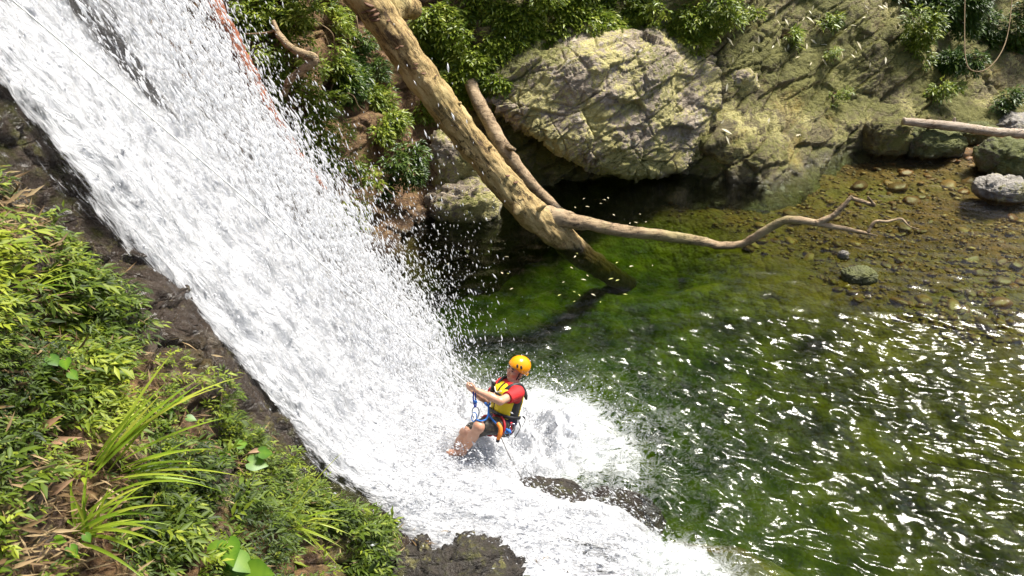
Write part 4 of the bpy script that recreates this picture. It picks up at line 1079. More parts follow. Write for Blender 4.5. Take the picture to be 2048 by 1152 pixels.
grass_tuft(175, 950, [(490, 742, 0.25, 0.35), (425, 735, 0.2, 0.15), (412, 748, 0.1, 0.2), (440, 778, 0.1, 0.3), (380, 770, 0.1, 0.1), (330, 770, 0.0, 0.1), (300, 810, -0.1, 0.15)], 'tall arching grass tuft reaching toward the waterfall, upper of the bank tufts', 4, w=0.026, spreadv=28)
grass_tuft(215, 960, [(460, 862, 0.1, 0.2), (385, 857, 0.1, 0.15), (430, 905, 0.0, 0.25), (440, 950, -0.1, 0.3), (400, 930, 0.0, 0.3)], 'yellowing grass tuft just below the tall arching one', 4, seed=2, w=0.018, spreadv=30)
grass_tuft(120, 1075, [(330, 1000, -0.1, 0.45), (300, 985, 0.0, 0.35), (250, 965, 0.0, 0.25), (340, 1040, -0.1, 0.5), (320, 1075, -0.1, 0.5), (200, 960, 0.0, 0.15), (150, 965, 0, 0.1), (260, 1110, -0.15, 0.4)], 'bright lime-green grass tuft at the lower left', 16, seed=3, w=0.024, spreadv=32)
grass_tuft(560, 1060, [(660, 1040, 0, 0.3), (690, 1090, 0, 0.3), (640, 1110, 0, 0.3), (600, 1010, 0, 0.2)], 'low dark grass tuft near the bottom end of the bank', 12, seed=4, w=0.016)
grass_tuft(60, 610, [(160, 545, 0, 0.2), (150, 590, 0, 0.3), (120, 540, 0, 0.2)], 'short grass tuft near the bare rock high on the bank', 8, seed=5, w=0.014, spreadv=20)
# broad heart-shaped leaves
def heart(L, W, cup=0.12):
    t = np.linspace(0, 1, 11)
    prof = np.array([0.35, 0.78, 0.98, 1.0, 0.95, 0.85, 0.7, 0.53, 0.36, 0.18, 0.0]) * W * 0.5
    x = t * L - 0.08 * L
    back = np.where(t < 0.15, -0.12 * L, 0)
    mid = np.stack([np.r_[0, x[1:]], t * 0, -cup * L * t ** 2], -1)
    l = np.stack([x + back, prof, cup * 0.9 * prof - cup * L * t ** 2], -1); r = l * np.array([1, -1, 1])
    V = np.stack([l, mid, r], 1).reshape(-1, 3); a = np.arange(33).reshape(11, 3)
    return V, np.vstack([np.stack([a[:-1, j], a[1:, j], a[1:, j + 1], a[:-1, j + 1]], -1) for j in (0, 1)])
def broad_plant(u, v, leaves, label, seed=0):
    g = np.random.default_rng(seed + 70)
    p, n_ = hit(CLIFF_BVH, u, v)
    root = thing('broadleaf_plant', p, label, 'plant', 'broad-leaved plants on the near bank')
    for (lu, lv, size) in leaves:
        d = (p - CAM) @ FWD; c = pd(lu, lv, d - 0.22) - p
        L = size * 0.66 / F_PX * d
        V, F = heart(L, L * 0.85)
        z = unit(np.array([0.25, -0.45, 0.85]) + g.normal(size=3) * 0.18); xdir = np.array([0.8, -0.1, -0.35]) + g.normal(size=3) * 0.3
        xdir = unit(xdir - z * np.dot(xdir, z)); yv = np.cross(z, xdir)
        V = V @ np.stack([xdir, yv, z]) + c
        lf = link('leaf', mk_mesh('leaf', V, F, attrs={'tint': np.clip(g.uniform(0.1, 0.8) + np.tile([-0.12, 0.35, -0.12], 11) + g.normal(size=33) * 0.08, 0, 1)}, mat=MAT['broad']), parent=root)
        SV, SF = tube_geo([np.zeros(3), c * 0.5 + [0, 0, 0.04], c], [0.006, 0.005, 0.004], nlen=8, nseg=5)
        link('stalk', mk_mesh('stalk', SV, SF, mat=MAT['twig']), parent=lf)
broad_plant(470, 930, [(500, 925, 58), (440, 912, 50), (520, 905, 44), (475, 890, 36)], 'broad-leaved plant at the rim of the bank beside the dark wet rock', 1)
broad_plant(440, 1140, [(455, 1085, 80), (470, 1115, 74), (425, 1105, 66), (500, 1140, 80), (410, 1140, 60), (450, 1150, 70)], 'big bright heart-leaved plant at the bottom edge', 2)
broad_plant(360, 850, [(330, 818, 34), (375, 835, 30), (355, 800, 28)], 'small broad-leaved plant between the arching grass blades', 3)
broad_plant(110, 740, [(100, 715, 44), (130, 720, 40), (85, 735, 36), (140, 745, 34)], 'pale green rosette plant left of the arching grass', 4)
broad_plant(150, 1085, [(110, 1080, 36), (140, 1095, 40), (170, 1070, 30)], 'small serrated-looking plant at the foot of the lime-green grass', 5)
# single dead leaves on the near bank
for k, (u, v, s, lab) in enumerate([(48, 905, 62, 'curled tan dead leaf lying on the litter at the left edge'), (125, 888, 60, 'pinkish dead leaf right of the curled tan one'), (95, 1032, 66, 'pale bamboo-like dead leaf above the lime-green grass'),
                               (490, 900, 40, 'brown dead leaf beside the broad-leaved plant at the rim'), (225, 700, 30, 'small dead leaf among the undergrowth in the middle of the bank'), (180, 632, 26, 'tiny tan dead leaf high in the undergrowth')]):
    p, n_ = hit(CLIFF_BVH, u, v); p = p + n_ * 0.12; L = s / F_PX * ((p - CAM) @ FWD)
    V, F = leaf_geo(np.zeros((1, 3)), np.array([[0.7, 0.1, 0.55 - 0.4 * (k % 2)]]), np.array([[0.3, -0.6, 0.8]]), np.array([L]), np.array([L * 0.28]), droop=0.25, fold=0.4)
    link('dead_leaf', mk_mesh('dead_leaf', V, F, attrs={'tint': np.full(len(V), 0.2 + 0.12 * k)}, mat=MAT['dead_leaf']), label=lab, cat='leaf', group='dead leaves on the near bank', loc=p)
# pale leaves caught on the slab, and leaves afloat
g = np.random.default_rng(11)
lv = []
for k in range(3):
    V, F = leaf_geo(np.zeros((1, 3)), np.array([[1.0, 0, 0]]), np.array([[0, 0, 1.0]]), np.array([1.0]), np.array([0.26]), droop=0.08, fold=0.2)
    V = np.vstack([V, V - [0, 0, 0.02]]); F = np.vstack([F, F[:, ::-1] + 5])
    lv.append(mk_mesh('leaf', V, F, attrs={'tint': np.full(len(V), [0.2, 0.5, 0.95][k])}, mat=MAT['pale_leaf']))
made = 0
while made < 62:
    u = g.uniform(1440, 1800); v = g.uniform(2, 300) if g.random() < 0.25 else g.uniform(2, 130)
    if g.random() < 0.15: u = g.uniform(1240, 1430); v = g.uniform(90, 220)
    p, n_ = hit(WALL_BVH, u, v)
    if p is None: continue
    if u < 1430:
        continue
    zax = Vector(n_); xax = Vector((g.normal() * 0.6, 0, -1)).normalized(); xax = (xax - zax * xax.dot(zax)).normalized(); yax = zax.cross(xax)
    s = g.uniform(0.10, 0.26)
    o = link('fallen_leaf', lv[int(g.integers(2))], label='narrow pale dry leaf stuck on the bare slab', cat='leaf', group='dry leaves on the slab')
    mw = Matrix((xax, yax, zax)).transposed().to_4x4(); mw.translation = Vector(p + n_ * 0.04)
    o.matrix_world = mw @ Matrix.Diagonal((s, s, s, 1)); made += 1
for k in range(42):
    if k == 0: u, v, s, lab, mi = 934, 501, 0.14, 'single rounded green leaf floating left of the trunk', 2
    elif k < 30:
        u = g.normal(1130, 90); v = 545 + (u - 1130) * 0.12 + g.normal() * 34; s = g.uniform(0.05, 0.10); lab, mi = 'small pale leaf afloat in front of the sunken trunk', int(g.integers(3))
    else:
        u = g.uniform(1150, 1330); v = 405 + (u - 1150) * 0.25 + g.normal() * 10; s = g.uniform(0.05, 0.10); lab, mi = 'small pale leaf afloat behind the low branch', int(g.integers(2))
    p = pz(u, v, 0.0); z = float(wave_z(np.array(p[0]), np.array(p[1])))
    o = link('floating_leaf', lv[mi], label=lab, cat='leaf', group=None if k == 0 else ('leaves afloat in front of the trunk' if k < 30 else 'leaves afloat behind the branch'))
    o.location = (p[0], p[1], z + 0.012); o.scale = (s, s * (2.0 if k == 0 else 1.3), s); o.rotation_euler = (0, 0, g.uniform(0, 6.28))

# ------------------------------------------------------------------ the climber
class Field:
    def __init__(self, lo, hi, h):
        self.lo = np.asarray(lo, float); self.h = h
        self.n = np.ceil((np.asarray(hi) - self.lo) / h).astype(int) + 1
        self.d = np.full(self.n, 0.3, np.float32)
    def sub(self, lo, hi, pad):
        a = np.clip(np.floor((np.asarray(lo) - pad - self.lo) / self.h).astype(int), 0, self.n - 1)
        b = np.clip(np.ceil((np.asarray(hi) + pad - self.lo) / self.h).astype(int) + 1, 1, self.n)
        sl = tuple(slice(x, y) for x, y in zip(a, b))
        ax = [self.lo[k] + self.h * np.arange(a[k], b[k]) for k in range(3)]
        return sl, np.stack(np.meshgrid(*ax, indexing='ij'), -1)
    def union(self, d, sl, k):
        o = self.d[sl]
        if k <= 0: self.d[sl] = np.minimum(o, d); return
        h = np.clip(0.5 + 0.5 * (o - d) / k, 0, 1)
        self.d[sl] = o * (1 - h) + d * h - k * h * (1 - h)
    def cone(self, a, b, ra, rb, k=0.02, flat=None):
        a = np.asarray(a, float); b = np.asarray(b, float); r = max(ra, rb)
        sl, p = self.sub(np.minimum(a, b) - r, np.maximum(a, b) + r, k + 0.03)
        ab = b - a; t = np.clip(((p - a) @ ab) / (ab @ ab + 1e-12), 0, 1)
        w = p - (a + t[..., None] * ab)
        if flat is not None:   # (axis, factor): squash the section along an axis
            ax, f = flat; c = w @ ax; w = w + ax * (c * (1.0 / f - 1))[..., None]
        self.union(np.linalg.norm(w, axis=-1) - (ra + (rb - ra) * t), sl, k)
    def ell(self, c, R, rad, k=0.02):
        """R rows = local axes"""
        c = np.asarray(c, float); rad = np.asarray(rad, float); m_ = rad.max()
        sl, p = self.sub(c - m_, c + m_, k + 0.03)
        q = (p - c) @ np.asarray(R).T
        k0 = np.linalg.norm(q / rad, axis=-1); k1 = np.linalg.norm(q / rad ** 2, axis=-1) + 1e-9
        self.union(k0 * (k0 - 1) / k1, sl, k)
    def pts(self):
        ax = [self.lo[k] + self.h * np.arange(self.n[k]) for k in range(3)]
        return np.stack(np.meshgrid(*ax, indexing='ij'), -1)
    def keep(self, c, nrm):
        """keep only the side of a plane the normal points away from"""
        nrm = np.asarray(nrm, float) / np.linalg.norm(nrm)
        ax = [self.lo[k] + self.h * np.arange(self.n[k]) for k in range(3)]
        pl = (ax[0][:, None, None] - c[0]) * nrm[0] + (ax[1][None, :, None] - c[1]) * nrm[1] + (ax[2][None, None, :] - c[2]) * nrm[2]
        self.d = np.maximum(self.d, pl.astype(np.float32))
    def carve(self, other): self.d = np.maximum(self.d, -other.d)
    def copy(self):
        f = Field.__new__(Field); f.lo, f.h, f.n, f.d = self.lo, self.h, self.n, self.d.copy(); return f
    def mesh(self, smooth=2):
        d = self.d; s = d < 0
        c = np.zeros(np.array(d.shape) - 1, np.int32)
        for i in (0, 1):
            for j in (0, 1):
                for k in (0, 1):
                    c += s[i:s.shape[0] - 1 + i, j:s.shape[1] - 1 + j, k:s.shape[2] - 1 + k]
        act = (c > 0) & (c < 8); ids = -np.ones(act.shape, np.int64); ids[act] = np.arange(act.sum())
        I = np.argwhere(act); acc = np.zeros((len(I), 3)); cnt = np.zeros(len(I))
        corners = [np.array(x) for x in [(0,0,0),(1,0,0),(0,1,0),(1,1,0),(0,0,1),(1,0,1),(0,1,1),(1,1,1)]]
        for a in range(8):
            for b in range(a + 1, 8):
                if np.abs(corners[a] - corners[b]).sum() != 1: continue
                da = d[tuple((I + corners[a]).T)]; db = d[tuple((I + corners[b]).T)]
                x = (da < 0) != (db < 0); t = np.where(x, da / np.where(x, da - db, 1), 0)
                acc += np.where(x[:, None], corners[a] + t[:, None] * (corners[b] - corners[a]), 0); cnt += x
        V = self.lo + self.h * (I + acc / np.maximum(cnt, 1)[:, None])
        quads = []
        for ax in range(3):
            u, w = (ax + 1) % 3, (ax + 2) % 3
            sl0 = [slice(None)] * 3; sl1 = [slice(None)] * 3; sl0[ax] = slice(0, -1); sl1[ax] = slice(1, None)
            cr = s[tuple(sl0)] != s[tuple(sl1)]
            E = np.argwhere(cr)
            ok = (E[:, u] > 0) & (E[:, w] > 0) & (E[:, u] < act.shape[u]) & (E[:, w] < act.shape[w]) & (E[:, ax] < act.shape[ax])
            E = E[ok]
            flip = s[tuple(E.T)]
            du = np.zeros(3, int); du[u] = 1; dw = np.zeros(3, int); dw[w] = 1
            q = np.stack([ids[tuple((E - du - dw).T)], ids[tuple((E - dw).T)], ids[tuple(E.T)], ids[tuple((E - du).T)]], -1)
            q = np.where(flip[:, None], q, q[:, ::-1]); quads.append(q)
        Q = np.vstack(quads); Q = Q[(Q >= 0).all(1)]
        for _ in range(smooth):
            e = np.vstack([Q[:, [0, 1]], Q[:, [1, 2]], Q[:, [2, 3]], Q[:, [3, 0]]])
            sm = np.zeros_like(V); ct = np.zeros(len(V))
            for k in range(3): sm[:, k] = np.bincount(e[:, 0], V[e[:, 1], k], len(V)) + np.bincount(e[:, 1], V[e[:, 0], k], len(V))
            ct = np.bincount(e[:, 0], minlength=len(V)) + np.bincount(e[:, 1], minlength=len(V))
            V = V * 0.5 + 0.5 * sm / np.maximum(ct, 1)[:, None]
        return V, Q

J = dict(shL=pd(1036, 786, 7.66), shR=pd(1004, 768, 7.93), neck=pd(1024, 772, 7.80), hipL=pd(1010, 851, 7.76), hipR=pd(994, 845, 7.93),
         elL=pd(1000, 802, 7.46), wrL=pd(954, 781, 7.50), elR=pd(972, 800, 7.76), wrR=pd(947, 783, 7.62),
         knL=pd(958, 853, 7.50), anL=pd(925, 905, 7.74), knR=pd(930, 866, 7.66), anR=pd(908, 912, 7.92))
pel = (J['hipL'] + J['hipR']) / 2
U_ = unit(J['neck'] - pel); Ls = unit(J['shL'] - J['shR']); Ls = unit(Ls - U_ * (Ls @ U_)); Fw = np.cross(Ls, U_)
chest = pel + U_ * 0.34 * (np.linalg.norm(J['neck'] - pel) / 0.5)
TL = np.linalg.norm(J['neck'] - pel)
BODY = np.stack([Fw, Ls, U_])
print('torso', TL, 'arm', np.linalg.norm(J['shL'] - J['elL']), np.linalg.norm(J['elL'] - J['wrL']), 'leg', np.linalg.norm(J['hipL'] - J['knL']), np.linalg.norm(J['knL'] - J['anL']), 'sh', np.linalg.norm(J['shL'] - J['shR']))
lo = np.min([*J.values()], axis=0) - 0.32; hi = np.max([*J.values()], axis=0) + np.array([0.28, 0.28, 0.42])
HV = 0.0062
# head frame
hf = unit(np.array([-0.82, -0.54, 0.34])); hu = unit(np.array([0.30, 0.12, 1.0])); hl = unit(np.cross(hu, hf)); hu = np.cross(hf, hl)
HC = pd(1035, 738, 7.80)                     # centre of the skull
HR = np.stack([hf, hl, hu])
def hp(f, l, u): return HC + hf * f + hl * l + hu * u
body = Field(lo, hi, HV)
def torso(fd, e=0.0, k=0.05):
    fd.ell(pel + U_ * 0.02, BODY, (0.115 + e, 0.165 + e, 0.13 + e), k)
    fd.ell(pel + U_ * TL * 0.42, BODY, (0.105 + e, 0.145 + e, 0.16 + e), k)
    fd.ell(pel + U_ * TL * 0.72 + Fw * 0.01, BODY, (0.118 + e, 0.168 + e, 0.165 + e), k)
    fd.cone(J['shL'] - Ls * 0.03, J['shR'] + Ls * 0.03, 0.062 + e, 0.062 + e, k)
torso(body)
body.cone(J['neck'] - U_ * 0.05, HC - hu * 0.05 - hf * 0.015, 0.062, 0.055, 0.03)
# skull and face
body.ell(hp(-0.005, 0, 0.02), HR, (0.098, 0.077, 0.105), 0.02)
body.ell(hp(0.030, 0, -0.055), HR, (0.062, 0.058, 0.075), 0.03)
body.ell(hp(0.072, 0, -0.108), HR, (0.020, 0.024, 0.016), 0.015)     # chin
body.cone(hp(0.090, 0, -0.005), hp(0.110, 0, -0.046), 0.009, 0.014, 0.010)   # nose
body.ell(hp(0.094, 0, -0.075), HR, (0.012, 0.023, 0.010), 0.008)     # lips
for s_ in (-1, 1):
    body.ell(hp(0.075, 0.038 * s_, -0.035), HR, (0.024, 0.022, 0.020), 0.02)   # cheeks
    body.cone(hp(0.092, 0.012 * s_, 0.018), hp(0.078, 0.048 * s_, 0.016), 0.008, 0.007, 0.01)  # brow
    body.ell(hp(-0.005, 0.079 * s_, -0.025), HR, (0.020, 0.010, 0.030), 0.006)   # ears
# arms
for s_, q in ((1, 'L'), (-1, 'R')):
    body.cone(J['sh' + q], J['el' + q], 0.052, 0.040, 0.03)
    body.cone(J['el' + q], J['el' + q] * 0.6 + J['wr' + q] * 0.4, 0.041, 0.041, 0.02)
    body.cone(J['el' + q] * 0.6 + J['wr' + q] * 0.4, J['wr' + q], 0.041, 0.027, 0.02)
    # legs
    body.cone(J['hip' + q], J['kn' + q], 0.088, 0.058, 0.04)
    cm = J['kn' + q] * 0.65 + J['an' + q] * 0.35
    back = unit(np.cross(np.cross(J['an' + q] - J['kn' + q], Fw), J['an' + q] - J['kn' + q]))
    body.cone(J['kn' + q], J['an' + q], 0.054, 0.036, 0.03)
    body.cone(cm - back * -0.0, cm * 0.5 + J['an' + q] * 0.5, 0.056, 0.042, 0.03)
    # feet against the rock
    ft = J['an' + q] + unit(np.array([-0.55, -0.25, 0.25])) * 0.16
    body.cone(J['an' + q], ft, 0.040, 0.032, 0.02)
    # hand: palm and five fingers round the rope
    w_ = J['wr' + q]; hd = unit(w_ - J['el' + q])
    pc = w_ + hd * 0.045
    rd = unit(pz(190, 140, 4.6) - w_)                       # direction of the rope
    across = unit(rd - hd * (rd @ hd)); pn = np.cross(hd, across) * s_
    body.cone(w_, pc + hd * 0.02, 0.026, 0.032, 0.02, flat=(pn, 0.6))
    for i_, (o_, ln_) in enumerate(((-0.030, 0.062), (-0.010, 0.074), (0.011, 0.070), (0.031, 0.054))):
        b_ = pc + hd * 0.035 + across * o_
        k1 = b_ + hd * ln_ * 0.50 + pn * 0.006; k2 = k1 + (hd * 0.15 + pn) * ln_ * 0.36; k3 = k2 + (-hd * 0.85 + pn * 0.3) * ln_ * 0.32
        body.cone(b_, k1, 0.0105, 0.0095, 0.006); body.cone(k1, k2, 0.0095, 0.009, 0.004); body.cone(k2, k3, 0.009, 0.008, 0.004)
    tb = pc - hd * 0.015 + across * 0.030; t1 = tb + across * 0.024 + hd * 0.020 + pn * 0.012; t2 = t1 + hd * 0.030 + pn * 0.016 - across * 0.008
    body.cone(tb, t1, 0.013, 0.011, 0.008); body.cone(t1, t2, 0.011, 0.009, 0.005)
person = thing('person', pel - np.array([0, 0, 0.0]), 'person in yellow helmet and life vest abseiling beside the waterfall foam', 'person')
def pmesh(name, fd, mat, parent=None, smooth=2):
    V, Q = fd.mesh(smooth)
    return link(name, mk_mesh(name, V - pel, Q, mat=mat), parent=parent or person)
m = M('skin'); v = m.coord()
col = m.ramp(m.noise(v, 14, 4), [(0.3, (0.46, 0.22, 0.13)), (0.6, (0.58, 0.32, 0.21))])
MAT['skin'] = m.surf(m.bsdf(color=col, rough=0.42, sub=0.0, normal=m.bump(m.noise(v, 120, 3), 0.15, 0.002)))
pmesh('body', body, MAT['skin'])
def sub_field(fn, pad=0.3):
    f = Field(lo, hi, HV); fn(f); return f
# red shirt
shirt = Field(lo, hi, HV); torso(shirt, 0.012)
for q in 'LR':
    slv = J['sh' + q] * 0.35 + J['el' + q] * 0.65
    shirt.cone(J['sh' + q], slv, 0.066, 0.066, 0.03)
shirt.keep(J['neck'] + U_ * 0.05, U_)
shirt.keep(pel + U_ * 0.02, -U_)
for q in 'LR':
    ad = unit(J['el' + q] - J['sh' + q]); slv = J['sh' + q] * 0.40 + J['el' + q] * 0.60
    # flat cuff: cut only near the arm
    c_ = slv
    ax = shirt.pts(); dist = np.linalg.norm(ax - (slv + ad * 0.06), axis=-1) - 0.085
    pl = (ax - c_) @ ad
    shirt.d = np.where(dist < 0, np.maximum(shirt.d, pl), shirt.d).astype(np.float32)
cloth = lambda n, c, **k: simple(n, c, rough=0.75, var=0.22, scale=16, bump=0.5, bdist=0.012, **k)
pmesh('shirt', shirt, cloth('red_fabric', (0.60, 0.018, 0.02)))
# dark shorts with a faint pattern
shorts = Field(lo, hi, HV)
shorts.ell(pel + U_ * 0.0, BODY, (0.132, 0.180, 0.13), 0.04)
for q in 'LR':
    shorts.cone(J['hip' + q], J['hip' + q] * 0.22 + J['kn' + q] * 0.78, 0.104, 0.088, 0.04)
shorts.keep(pel + U_ * 0.12, U_)
m = M('shorts_fabric'); v = m.coord()
col = m.ramp(m.noise(v, 22, 3, 0.5, 0.6), [(0.38, (0.015, 0.013, 0.010)), (0.5, (0.05, 0.042, 0.028)), (0.62, (0.10, 0.088, 0.062))], 'CONSTANT')
MAT['shorts'] = m.surf(m.bsdf(color=col, rough=0.6, normal=m.bump(m.noise(v, 18, 4), 0.6, 0.015)))
pmesh('shorts', shorts, MAT['shorts'])
# life vest: yellow foam with black sides
vest = Field(lo, hi, HV)
def vest_body(f, e):
    f.ell(pel + U_ * TL * 0.36, BODY, (0.118 + e, 0.152 + e, 0.17), 0.04)
    f.ell(pel + U_ * TL * 0.70 + Fw * 0.012, BODY, (0.128 + e, 0.158 + e, 0.185), 0.05)
    for s_ in (-1, 1): f.cone(J['neck'] + Ls * s_ * 0.085 - U_ * 0.03 - Fw * 0.05, J['neck'] + Ls * s_ * 0.075 - U_ * 0.07 + Fw * 0.10, 0.045 + e * 0.3, 0.045 + e * 0.3, 0.03)
vest_body(vest, 0.03)
arm = Field(lo, hi, HV)
for q in 'LR': arm.cone(J['sh' + q] - U_ * 0.02, J['el' + q], 0.078, 0.08, 0.0)
arm.cone(J['neck'] + U_ * 0.10, J['neck'] - U_ * 0.02 + Fw * 0.04, 0.085, 0.060, 0.02)
vest.carve(arm); vest.keep(pel + U_ * TL * 0.20, -U_)
full = vest.copy()
P_ = vest.pts(); lat = np.abs((P_ - pel) @ Ls); fw_ = (P_ - pel) @ Fw; upc = (P_ - pel) @ U_
side = np.maximum(0.098 - lat, np.abs(fw_ + 0.02) - 0.062)          # inside: < 0 -> the side panel
vest.d = np.maximum(vest.d, -np.maximum(side, 0.0) * 0 - 1).astype(np.float32)
yel = full.copy(); yel.d = np.maximum(yel.d, np.maximum(0.012 - np.abs(lat - 0.0) - (fw_ < 0) * 1.0, -1)).astype(np.float32)   # zip groove in front
yel.d = np.maximum(yel.d, -side).astype(np.float32)
MAT['vest'] = simple('vest_yellow', (0.86, 0.62, 0.01), rough=0.6, var=0.1, scale=10, bump=0.35, bdist=0.01)
MAT['black'] = simple('black_webbing', (0.012, 0.012, 0.014), rough=0.55, var=0.3, scale=30, bump=0.3, bdist=0.004)
vo_ = pmesh('life_vest', yel, MAT['vest'])
blk = Field(lo, hi, HV); vest_body(blk, 0.022); blk.carve(arm); blk.keep(pel + U_ * TL * 0.12, -U_)
pmesh('vest_lining', blk, MAT['black'], vo_)
def strap(name, pts, w, th, mat, parent, n=24):
    """a flat band along a curve, outward normal away from the torso axis"""
    C = catmull(pts, n); T = unit(np.gradient(C, axis=0))
    axp = pel + U_ * ((C - pel) @ U_)[:, None]; N = C - axp; N = unit(N - T * (N * T).sum(1)[:, None]); S = np.cross(T, N)
    V = np.stack([C + S * w / 2 - N * th / 2, C + S * w / 2 + N * th / 2, C - S * w / 2 + N * th / 2, C - S * w / 2 - N * th / 2], 1)
    a = np.arange(n * 4).reshape(n, 4); b = np.roll(a, -1, 1)
    F = np.stack([a[:-1], a[1:], b[1:], b[:-1]], -1).reshape(-1, 4)
    F = np.vstack([F, a[0][None], a[-1][::-1][None]])
    return link(name, mk_mesh(name, V.reshape(-1, 3) - pel, F, mat=mat), parent=parent)
def tb_(f, l, u): return pel + Fw * f + Ls * l + U_ * u
# shoulder strap, chest straps, hanging ends
strap('shoulder_strap', [tb_(0.14, 0.075, TL * 0.80), tb_(0.09, 0.10, TL + 0.005), tb_(0.0, 0.112, TL + 0.045), tb_(-0.09, 0.10, TL * 0.98), tb_(-0.165, 0.085, TL * 0.80)], 0.060, 0.022, MAT['black'], vo_)
strap('shoulder_strap', [tb_(0.14, -0.075, TL * 0.80), tb_(0.09, -0.10, TL + 0.005), tb_(0.0, -0.112, TL + 0.045), tb_(-0.09, -0.10, TL * 0.98), tb_(-0.165, -0.085, TL * 0.80)], 0.055, 0.022, MAT['black'], vo_)
strap('waist_strap', [tb_(0.158, -0.07, TL * 0.33), tb_(0.165, 0.03, TL * 0.33), tb_(0.12, 0.14, TL * 0.33), tb_(0.0, 0.190, TL * 0.33), tb_(-0.11, 0.15, TL * 0.33)], 0.034, 0.012, MAT['black'], vo_)
strap('chest_strap', [tb_(0.165, -0.08, TL * 0.80), tb_(0.178, 0.0, TL * 0.79), tb_(0.150, 0.09, TL * 0.78)], 0.022, 0.012, MAT['black'], vo_)
strap('strap_end', [tb_(-0.15, 0.13, TL * 0.36), tb_(-0.19, 0.135, TL * 0.28), tb_(-0.175, 0.14, TL * 0.08)], 0.020, 0.006, MAT['black'], vo_)
strap('strap_end', [tb_(-0.12, 0.14, TL * 0.20), tb_(-0.15, 0.145, TL * 0.05), tb_(-0.11, 0.15, -0.09)], 0.018, 0.006, MAT['black'], vo_)
MAT['white_cord'] = simple('white_cord', (0.75, 0.72, 0.66), rough=0.7, var=0.1, scale=40)
V, F = tube_geo([tb_(0.172, 0.085, TL * 0.90), tb_(0.188, 0.02, TL * 0.82), tb_(0.182, -0.05, TL * 0.92)], [0.006] * 3, nlen=14, nseg=6)
link('cord', mk_mesh('cord', V - pel, F, mat=MAT['white_cord']), parent=vo_)
V, F = join([box_geo(tb_(0.195, -0.055, TL * 0.86), (0.014, 0.016, 0.045), BODY.T), box_geo(tb_(0.198, -0.055, TL * 0.98), (0.018, 0.020, 0.012), BODY.T)])
link('whistle_pouch', mk_mesh('whistle_pouch', V - pel, F, smooth=False, mat=MAT['black']), parent=vo_)
# helmet
hel = Field(HC - 0.2, HC + 0.22, 0.0045)
hel.ell(hp(-0.012, 0, 0.038), HR, (0.130, 0.108, 0.114), 0.0)
inner = Field(HC - 0.2, HC + 0.22, 0.0045); inner.ell(hp(-0.012, 0, 0.028), HR, (0.114, 0.093, 0.102), 0.0)
hel.carve(inner)
pts = hel.pts(); fH = (pts - HC) @ hf; uH = (pts - HC) @ hu
rim = np.interp(fH, [-0.14, -0.09, -0.03, 0.03, 0.08, 0.14], [-0.030, -0.035, 0.000, 0.022, 0.050, 0.058])
hel.d = np.maximum(hel.d, (rim - uH)).astype(np.float32)
MAT['helmet'] = simple('helmet_shell', (0.88, 0.33, 0.006), rough=0.22, var=0.05, scale=6)
ho = pmesh('helmet', hel, MAT['helmet'], smooth=1)
# vents on the visible side, rim, straps
for s_ in (1, -1):
    for (f_, u_) in ((0.078, 0.082), (0.042, 0.080), (-0.095, 0.015)):
        l_ = s_ * 0.108 * math.sqrt(max(0.05, 1 - ((f_ + 0.012) / 0.130) ** 2 - ((u_ - 0.038) / 0.114) ** 2))
        nrm = unit(HR.T @ np.array([(f_ + 0.012) / 0.130 ** 2, l_ / 0.108 ** 2, (u_ - 0.038) / 0.114 ** 2]))
        xa = unit(np.cross(hu + hf * 0.45, nrm)); ya = np.cross(nrm, xa)
        V, F = ico(2); V = V * np.array([0.012, 0.021, 0.006]); V = V @ np.stack([xa, ya, nrm]) + hp(f_, l_, u_)
        link('vent', mk_mesh('vent', V - pel, F, mat=MAT['black']), parent=ho)
rp_ = []
for a_ in np.linspace(0, 2 * math.pi, 40, endpoint=False):
    f_ = math.cos(a_) * 0.124 - 0.012; l_ = math.sin(a_) * 0.102
    rp_.append(hp(f_, l_, float(np.interp(f_, [-0.14, -0.09, -0.03, 0.03, 0.08, 0.14], [-0.030, -0.035, 0.000, 0.022, 0.050, 0.058])) - 0.001))
rp_.append(rp_[0])
V, F = tube_geo(rp_, [0.0055] * 3, nlen=120, nseg=6)
link('rim', mk_mesh('rim', V - pel, F, mat=MAT['helmet']), parent=ho)
for s_ in (1, -1):
    V, F = join([tube_geo([hp(0.035, 0.088 * s_, 0.0), hp(0.030, 0.082 * s_, -0.045), hp(0.030, 0.055 * s_, -0.115), hp(0.045, 0.0, -0.135)], [0.007] * 4, nlen=20, nseg=6),
                 tube_geo([hp(-0.07, 0.080 * s_, -0.03), hp(-0.02, 0.086 * s_, -0.065), hp(0.030, 0.060 * s_, -0.105)], [0.006] * 3, nlen=14, nseg=6)])
    link('chin_strap', mk_mesh('chin_strap', V - pel, F, mat=MAT['black']), parent=ho)
